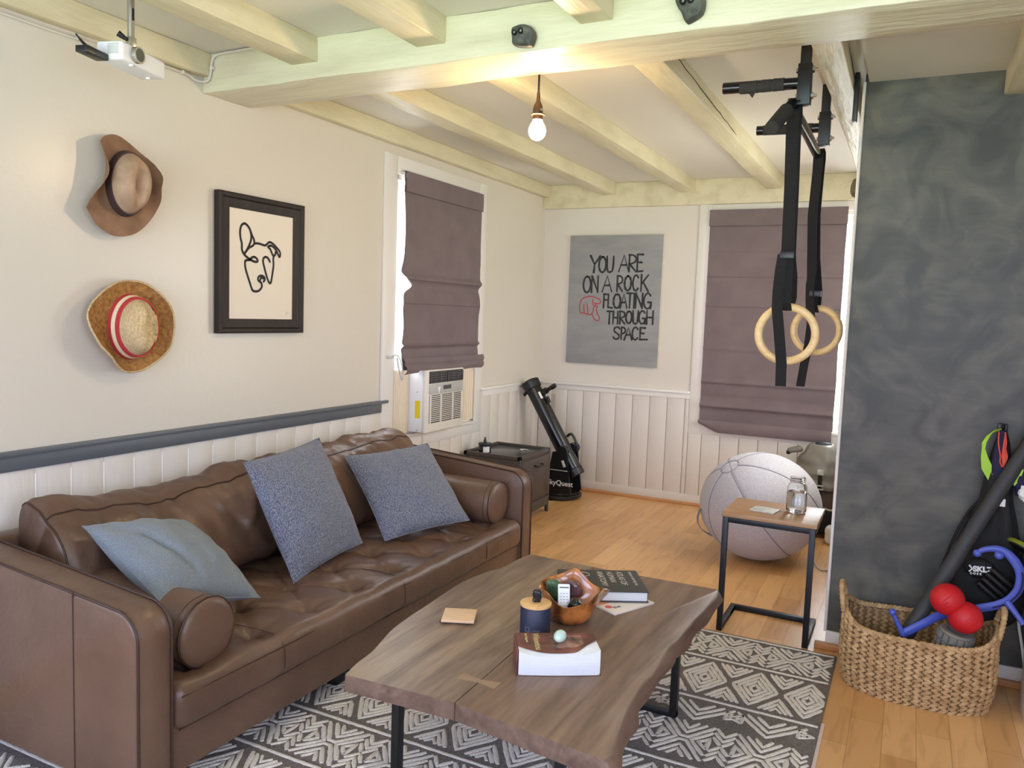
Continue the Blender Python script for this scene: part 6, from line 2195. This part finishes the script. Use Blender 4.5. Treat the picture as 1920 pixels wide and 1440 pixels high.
# blue massage hook
hk = thing('massage_hook', 'periwinkle blue S-shaped massage hook lying across the basket', 'massage hook', (2.93, -2.76, 0.21))
HK = [(2.955, -2.760, 0.240), (2.992, -2.75, 0.268), (3.035, -2.73, 0.296), (3.085, -2.70, 0.326), (3.16, -2.665, 0.350), (3.235, -2.665, 0.379), (3.290, -2.67, 0.405), (3.327, -2.675, 0.437), (3.352, -2.68, 0.485), (3.355, -2.68, 0.540), (3.340, -2.68, 0.580), (3.312, -2.68, 0.614), (3.280, -2.68, 0.631), (3.250, -2.68, 0.631), (3.222, -2.68, 0.622), (3.204, -2.68, 0.608)]
hp_ = smooth_path(HK, 8)
mb = MB()
nH = len(hp_)
rings = []
for i, p in enumerate(hp_):
    a, b = hp_[max(0, i - 1)], hp_[min(nH - 1, i + 1)]
    tgt = (b - a).normalized()
    vn = Vector((0.30, -0.95, 0.0))
    vn = (vn - tgt * vn.dot(tgt)).normalized()
    bn = tgt.cross(vn)
    f_ = i / nH
    wd = 0.0185 * (1 - 0.52 * max(0, (f_ - 0.68) / 0.32))
    rings.append([p + bn * wd * math.cos(2 * PI * j / 12) + vn * 0.0105 * math.sin(2 * PI * j / 12) for j in range(12)])
mb.loft(rings)
mb.tube([(2.960, -2.760, 0.240), (2.940, -2.762, 0.280), (2.918, -2.764, 0.322)], [0.014, 0.010, 0.009], 12)
mb.tube([(3.318, -2.680, 0.425), (3.345, -2.70, 0.395), (3.375, -2.72, 0.358)], [0.015, 0.011, 0.010], 12)
mb.build('shaft', M['bluehook'], hk, smooth=60)


def knob_(c, r):
    rings = []
    for i in range(1, 12):
        t = PI * i / 12
        rings.append([Vector(c) + Vector((r * math.sin(t) * math.cos(2 * PI * j / 16), r * math.sin(t) * math.sin(2 * PI * j / 16), r * math.cos(t))) for j in range(16)])
    MB().loft(rings).build('knob', M['bluehook'], hk, smooth=60)


knob_((3.202, -2.681, 0.605), 0.0155)
knob_((3.276, -2.688, 0.611), 0.0175)
knob_((2.915, -2.764, 0.328), 0.0145)
gp = MB()
gp.tube([p + Vector((0.006, -0.012, 0)) for p in hp_[44:76]], 0.003, 6)
gp.build('groove', M['navycloth'], hk)

# wall hook with bags, straps and pouches
wh = thing('wall_hook', 'small black hook on the charcoal wall holding the bags', 'hook', (3.285, -2.45, 1.06))
mb = MB().rbox((3.252, -2.462, 1.055), (3.289, -2.4495, 1.113), 0.004, 2)
mb.tube(smooth_path([(3.270, -2.46, 1.098), (3.270, -2.485, 1.093), (3.270, -2.497, 1.100), (3.270, -2.500, 1.116)], 4), 0.007, 8)
mb.build('bracket', M['blackplastic'], wh)
dg_ = thing('drawstring_bag', 'black drawstring bag with white sport lettering hanging below the wall hook', 'bag', (3.25, -2.53, 0.22))


def soft(c, rx, ry, rz, seed, amp, n1=28, n2=40, pw=2.0):
    rings = []
    for i in range(1, n1):
        t = PI * i / n1
        ring = []
        for j in range(n2):
            a = 2 * PI * j / n2
            d = Vector((math.sin(t) * math.cos(a), math.sin(t) * math.sin(a), math.cos(t)))
            k = 1 + amp * (nz(d.x * 1.8 + seed, d.y * 1.8, d.z * 1.8) + 0.5 * nz(d.x * 5 + seed, d.y * 5, d.z * 3))
            ring.append(Vector((c[0] + d.x * rx * k, min(c[1] + d.y * ry * k, -2.452), c[2] + d.z * rz * k)))
        rings.append(ring)
    return rings


bodyr = []
for (z, hw, x) in ((0.27, 0.02, 3.27), (0.285, 0.09, 3.268), (0.33, 0.13, 3.266), (0.40, 0.145, 3.262), (0.48, 0.135, 3.260), (0.56, 0.115, 3.260), (0.64, 0.098, 3.262), (0.72, 0.080, 3.265), (0.80, 0.058, 3.267), (0.88, 0.050, 3.268), (0.96, 0.040, 3.269), (1.04, 0.026, 3.270), (1.09, 0.012, 3.270)):
    ring = []
    for j in range(36):
        a = 2 * PI * j / 36
        dd = 0.055 * min(1, hw / 0.08)
        k = 1 + 0.10 * nz(math.cos(a) * 2.5, math.sin(a) * 2.5, z * 5) + 0.06 * math.sin(9 * a + z * 4) * (1 if z > 0.55 else 0.3)
        ring.append(Vector((x + hw * math.cos(a) * k, min(-2.512 + dd * math.sin(a) * k, -2.453), z)))
    bodyr.append(ring)
MB().loft(bodyr).build('body', M['blackfabric'], dg_, smooth=60)
lg = MB()


def lg_pt(u, v):
    return Vector((u, -2.5745 - 0.004, v))


text_mesh('SKLZ', 0.031, frame_m((3.199, -2.5995, 0.507), (1, 0.0, 0.08), (0, 0, 1)), M['whiteprint'], 'lettering', dg_, 0.0004, bold=0.0016)
text_mesh('CORE', 0.011, frame_m((3.189, -2.5995, 0.493), (1, 0.0, 0.08), (0, 0, 1)), M['whiteprint'], 'lettering', dg_, 0.0004, bold=0.0006, spacing=1.7)
lg.brush([(3.185, 0.529), (3.196, 0.517), (3.186, 0.505)], 0.006, lambda u, v: Vector((u, -2.5995, v)))
lg.build('chevron', M['whiteprint'], dg_, smooth=0)
pouch = MB().loft(soft((3.225, -2.560, 0.515), 0.060, 0.036, 0.045, 3.0, 0.05))
pouch.build('pocket', M['blackfabric'], dg_, smooth=60)
dc = MB()
for off in (0.0, 0.012, 0.024):
    dc.tube(smooth_path([(3.272, -2.49, 1.06), (3.225 + off * 0.6, -2.50, 0.83), (3.170 + off, -2.50, 0.73), (3.127 + off * 1.5, -2.505, 0.617), (3.080 + off * 2, -2.52, 0.46), (3.04 + off * 2, -2.53, 0.36)], 8), 0.0055, 6)
dc.build('draw_cord', M['blackfabric'], dg_)
MB().rbox((3.270, -2.585, 0.787), (3.292, -2.580, 0.818), 0.001, 1).build('care_tag', M['label'], dg_)
rb_ = thing('massage_roller', 'ribbed black roller behind the blue hook on the charcoal wall', 'roller', (3.24, -2.56, 0.42))
ra0, ra1 = Vector((3.185, -2.615, 0.425)), Vector((3.275, -2.600, 0.475))
dr_ = Vector((0.55, 0.05, -0.45)).normalized()
mb = MB()
for k in range(4):
    c = Vector((3.258 + 0.014 * k, -2.600, 0.432 + 0.022 * k))
    mb.tube([c - dr_ * 0.052, c - dr_ * 0.046, c + dr_ * 0.046, c + dr_ * 0.052], [0.008, 0.013, 0.013, 0.008], 14)
mb.build('ribs', M['blackplastic'], rb_)
ls = thing('resistance_strap', 'lime green strap looped from the wall hook', 'strap', (3.24, -2.50, 0.80))
Ws = (0.86, -0.3, 0.38)
mb = MB()
mb.strap([((3.262, -2.505, 1.092), (0.2, -0.5, 0.8)), ((3.236, -2.515, 1.084), (0.3, -0.5, 0.7)), ((3.218, -2.522, 1.066), (0.7, -0.4, 0.4)), ((3.204, -2.528, 1.036), (0.9, -0.3, 0.2)), ((3.203, -2.532, 1.010), (0.95, -0.2, 0.05)), ((3.209, -2.532, 0.975), (0.95, -0.2, 0.1)), ((3.222, -2.535, 0.930), (0.95, -0.2, 0.2)), ((3.244, -2.537, 0.862), (0.95, -0.2, 0.3))], [0.010, 0.014, 0.018, 0.017, 0.012, 0.026, 0.042, 0.006], 0.002)
mb.strap([((3.335, -2.565, 0.962), (0.9, 0, 0.3)), ((3.333, -2.567, 0.935), (0.9, 0, 0.3)), ((3.325, -2.568, 0.900), (0.9, 0, 0.4)), ((3.319, -2.568, 0.875), (0.9, 0, 0.5))], [0.004, 0.026, 0.024, 0.004], 0.002)
mb.build('band', M['lime'], ls, smooth=0)
po = thing('pouch', 'navy pouch with red-orange zip edges on the wall hook', 'pouch', (3.28, -2.52, 0.86))
MB().loft([[Vector((3.265 + hw * math.cos(2 * PI * j / 20) + 0.02 * (1.03 - z) * 0, -2.535 + 0.016 * math.sin(2 * PI * j / 20), z)) for j in range(20)] for (z, hw) in ((0.90, 0.016), (0.915, 0.028), (0.955, 0.030), (1.01, 0.025), (1.06, 0.018), (1.09, 0.010))]).build('body', M['navycloth'], po, smooth=60)
mb = MB()
mb.tube(smooth_path([(3.250, -2.556, 1.088), (3.252, -2.560, 1.04), (3.262, -2.560, 0.99), (3.263, -2.558, 0.965), (3.272, -2.556, 0.945)], 6), 0.003, 6)
mb.tube(smooth_path([(3.272, -2.556, 1.088), (3.278, -2.560, 1.05), (3.278, -2.560, 1.02), (3.286, -2.558, 0.985), (3.274, -2.556, 0.945)], 6), 0.003, 6)
mb.prism([(3.270, 1.075), (3.278, 1.04), (3.285, 0.985), (3.273, 0.950), (3.266, 0.99), (3.268, 1.03)], lambda u, v: Vector((u, -2.5535, v)), lambda u, v: Vector((u, -2.5565, v)))
mb.build('zip_edge', M['orange'], po)
sk = thing('sock', 'white and navy rolled cloth at the right edge of the charcoal wall', 'cloth', (3.36, -2.53, 0.80))
MB().loft(soft((3.356, -2.580, 0.852), 0.022, 0.020, 0.028, 8.0, 0.35)).build('white_part', M['label'], sk, smooth=60)
MB().loft(soft((3.345, -2.548, 0.885), 0.028, 0.026, 0.052, 5.0, 0.2)).build('navy_part', M['navycloth'], sk, smooth=60)
fd = thing('flying_disc', 'olive and black disc hanging behind the blue hook', 'disc', (3.36, -2.54, 0.59))
Mf = frame_m((3.372, -2.555, 0.618), (0.7, 0.1, -0.45), (0.2, -0.85, 0.25))
MB().lathe([(0, 0.012), (0.060, 0.012), (0.085, 0.008), (0.092, -0.002), (0.088, -0.012), (0.080, -0.012), (0, 0.004)], 36, Mf @ Matrix.Scale(0.75, 4)).build('disc', M['olive'], fd, smooth=40)
MB().lathe([(0.040, 0.013), (0.045, 0.020), (0.074, 0.015), (0.078, 0.008)], 36, Mf @ Matrix.Scale(0.75, 4)).build('grip_band', M['blackplastic'], fd, smooth=40)
wc = MB().tube(smooth_path([(3.384, -2.50, 0.42), (3.382, -2.50, 0.34), (3.387, -2.505, 0.28), (3.403, -2.52, 0.20), (3.420, -2.54, 0.10), (3.44, -2.56, 0.02), (3.45, -2.57, 0.006)], 8), 0.0055, 8)
tag(wc.build('hanging_cable', M['white'], org=(3.37, -2.5, 0.006)), 'white cord dangling down the charcoal wall right of the basket', 'cord')
cbn = thing('white_cabinet', 'white painted cabinet edge at the far right of the picture', 'cabinet', (3.60, -2.75, 0))
MB().rbox((3.395, -2.82, 0.0), (3.80, -2.64, 0.65), 0.004, 1).build('body', M['trimw'], cbn)
MB().rbox((3.388, -2.83, 0.65), (3.81, -2.63, 0.675), 0.004, 1).build('top', M['trimw'], cbn)

# ---------------------------------------------------------------- rug with tufted pattern
RX0, RX1, RY0, RY1, RZ = 0.12, 2.705, -5.85, -2.545, 0.0078
rug = thing('area_rug', 'charcoal rug with ivory tufted geometric pattern under sofa and table', 'rug', (1.41, -4.2, 0))
MB().rbox((RX0, RY0, 0.0008), (RX1, RY1, RZ), 0.004, 2).build('pile', M['rugbase'], rug)
MB().box((RX1, -3.72, 0.0004), (RX1 + 0.012, -3.22, 0.004)).build('rug_pad', M['rugpad'], rug, smooth=0)
pt = MB()
TW = 0.0168


def tuft(pts, w=TW, rep=None):
    """one ivory cord: shallow mound with a slightly ragged edge."""
    P = [Vector((p[0], p[1], 0)) for p in pts]
    d = []
    for a, b in zip(P, P[1:]):
        L_ = (b - a).length
        k = max(1, int(L_ / 0.020))
        for i in range(k):
            d.append(a.lerp(b, i / k))
    d.append(P[-1])
    d = [Vector((p.x + 0.0022 * nz(p.x * 45, p.y * 45, 1), p.y + 0.0022 * nz(p.x * 45, p.y * 45, 5), 0)) for p in d]
    d = [p for p in d if RX0 + 0.01 < p.x < RX1 - 0.006 and RY0 + 0.01 < p.y < RY1 - 0.006]
    if len(d) < 2:
        return
    n = len(d)
    vs, fs = [], []
    for i, p in enumerate(d):
        t = (d[min(i + 1, n - 1)] - d[max(i - 1, 0)])
        if t.length < 1e-7:
            t = Vector((1, 0, 0))
        t.normalize()
        nn = Vector((-t.y, t.x, 0))
        ww = w * (1 + 0.28 * nz(p.x * 90, p.y * 90, 2)) / 2
        if i in (0, n - 1):
            ww *= 0.7
        hz_ = RZ + 0.0032
        vs += [Vector((p.x, p.y, RZ - 0.0005)) + nn * ww * 1.1, Vector((p.x, p.y, hz_)) + nn * ww * 0.6, Vector((p.x, p.y, hz_)) - nn * ww * 0.6, Vector((p.x, p.y, RZ - 0.0005)) - nn * ww * 1.1]
    for i in range(n - 1):
        for j in range(3):
            fs.append((i * 4 + j, i * 4 + j + 1, (i + 1) * 4 + j + 1, (i + 1) * 4 + j))
    fs.append((0, 1, 2, 3))
    fs.append(((n - 1) * 4 + 3, (n - 1) * 4 + 2, (n - 1) * 4 + 1, (n - 1) * 4))
    pt.add(vs, fs)


def band_line(y):
    tuft([(RX0 + 0.015, y), (RX1 - 0.008, y)], 0.015)


def tri(cx, cy, s, sy, dirx):
    tuft([(cx, cy - sy), (cx + dirx * s, cy), (cx, cy + sy), (cx, cy - sy)])


def hourglass(cx, y0, y1):
    """square block: nested chevrons from top and bottom meeting at the middle, triangles left and right."""
    cy, h = (y0 + y1) / 2, (y1 - y0) / 2
    w = 0.088
    for s in (1, -1):
        for k in range(3):
            f = 1 - k * 0.30
            if k == 0:
                tuft([(cx - w, cy + s * h * 0.92), (cx - w * 0.16, cy + s * h * 0.10), (cx + w * 0.16, cy + s * h * 0.10), (cx + w, cy + s * h * 0.92)])
            else:
                tuft([(cx - w + 0.030 * k, cy + s * h * 0.94), (cx, cy + s * h * (0.08 + 0.25 * k)), (cx + w - 0.030 * k, cy + s * h * 0.94)])
        tuft([(cx + s * w, cy - h * 0.62), (cx + s * w * 0.32, cy), (cx + s * w, cy + h * 0.62)])
        tuft([(cx + s * w, cy - h * 0.30), (cx + s * w * 0.62, cy), (cx + s * w, cy + h * 0.30), (cx + s * w, cy - h * 0.30)])


def xmotif(cx, y0, y1):
    cy, h = (y0 + y1) / 2, (y1 - y0) / 2
    w = 0.034
    for s in (1, -1):
        tuft([(cx - w, cy + s * h * 0.40), (cx, cy), (cx + w, cy + s * h * 0.40)])
        tuft([(cx - w, cy + s * h * 0.66), (cx, cy + s * h * 0.28), (cx + w, cy + s * h * 0.66)])
        tuft([(cx - w, cy + s * h * 0.92), (cx, cy + s * h * 0.54), (cx + w, cy + s * h * 0.92)])


def band_hour(y0, y1, ph):
    x = RX1 - 0.045 - ph
    while x > RX0 - 0.1:
        xmotif(x, y0, y1)
        hourglass(x - 0.131, y0, y1)
        x -= 0.262


def band_lattice(y0, y1, ph, per=0.205):
    cy, h = (y0 + y1) / 2, (y1 - y0) / 2
    x = RX1 - 0.065 - ph
    w = per / 2
    while x > RX0 - 0.2:
        for k in range(3):
            f = 0.20 + 0.22 * k
            tuft([(x - w * f, cy), (x, cy + h * f), (x + w * f, cy), (x, cy - h * f), (x - w * f, cy)])
        for s in (1, -1):
            tuft([(x - w * 0.86, cy), (x, cy + s * h * 0.86), (x + w * 0.86, cy)])
            xm = x - w
            for k in range(3):
                g = 0.20 + 0.24 * k
                tuft([(xm - w * (0.62 - 0.2 * k), cy + s * h * 0.92), (xm, cy + s * h * (0.30 + 0.22 * k)), (xm + w * (0.62 - 0.2 * k), cy + s * h * 0.92)])
        x -= per


def band_arrow(y0, y1, ph):
    """wide band: half diamonds hanging from both lines and blocks between."""
    h = y1 - y0
    ym = (y0 + y1) / 2
    x = RX1 - 0.035 - ph
    while x > RX0 - 0.2:
        xmotif(x, y0 + 0.03, y0 + h * 0.62)
        hourglass(x - 0.131, y0 + 0.02, y0 + h * 0.62)
        for k in range(3):
            tuft([(x - 0.131 - 0.125 + 0.038 * k, y1 - 0.018), (x - 0.131, y0 + h * (0.66 + 0.085 * k)), (x - 0.131 + 0.125 - 0.038 * k, y1 - 0.018)])
        tri(x - 0.03, y1 - 0.07, 0.05, 0.030, 1)
        tri(x + 0.03, y1 - 0.07, 0.05, 0.030, -1)
        x -= 0.262


lines = [-2.570, -2.867, -3.268, -3.770, -4.115, -4.395, -4.80, -5.25, -5.60]
for l in lines:
    band_line(l)
kinds = [band_hour, band_lattice, band_arrow, band_lattice, band_hour, band_lattice, band_arrow, band_hour]
for i, kf in enumerate(kinds):
    kf(lines[i + 1] + 0.020, lines[i] - 0.020, 0.0 if i != 2 else 0.0)
pt.build('tufted_pattern', M['rugline'], rug, smooth=60, weld=False)
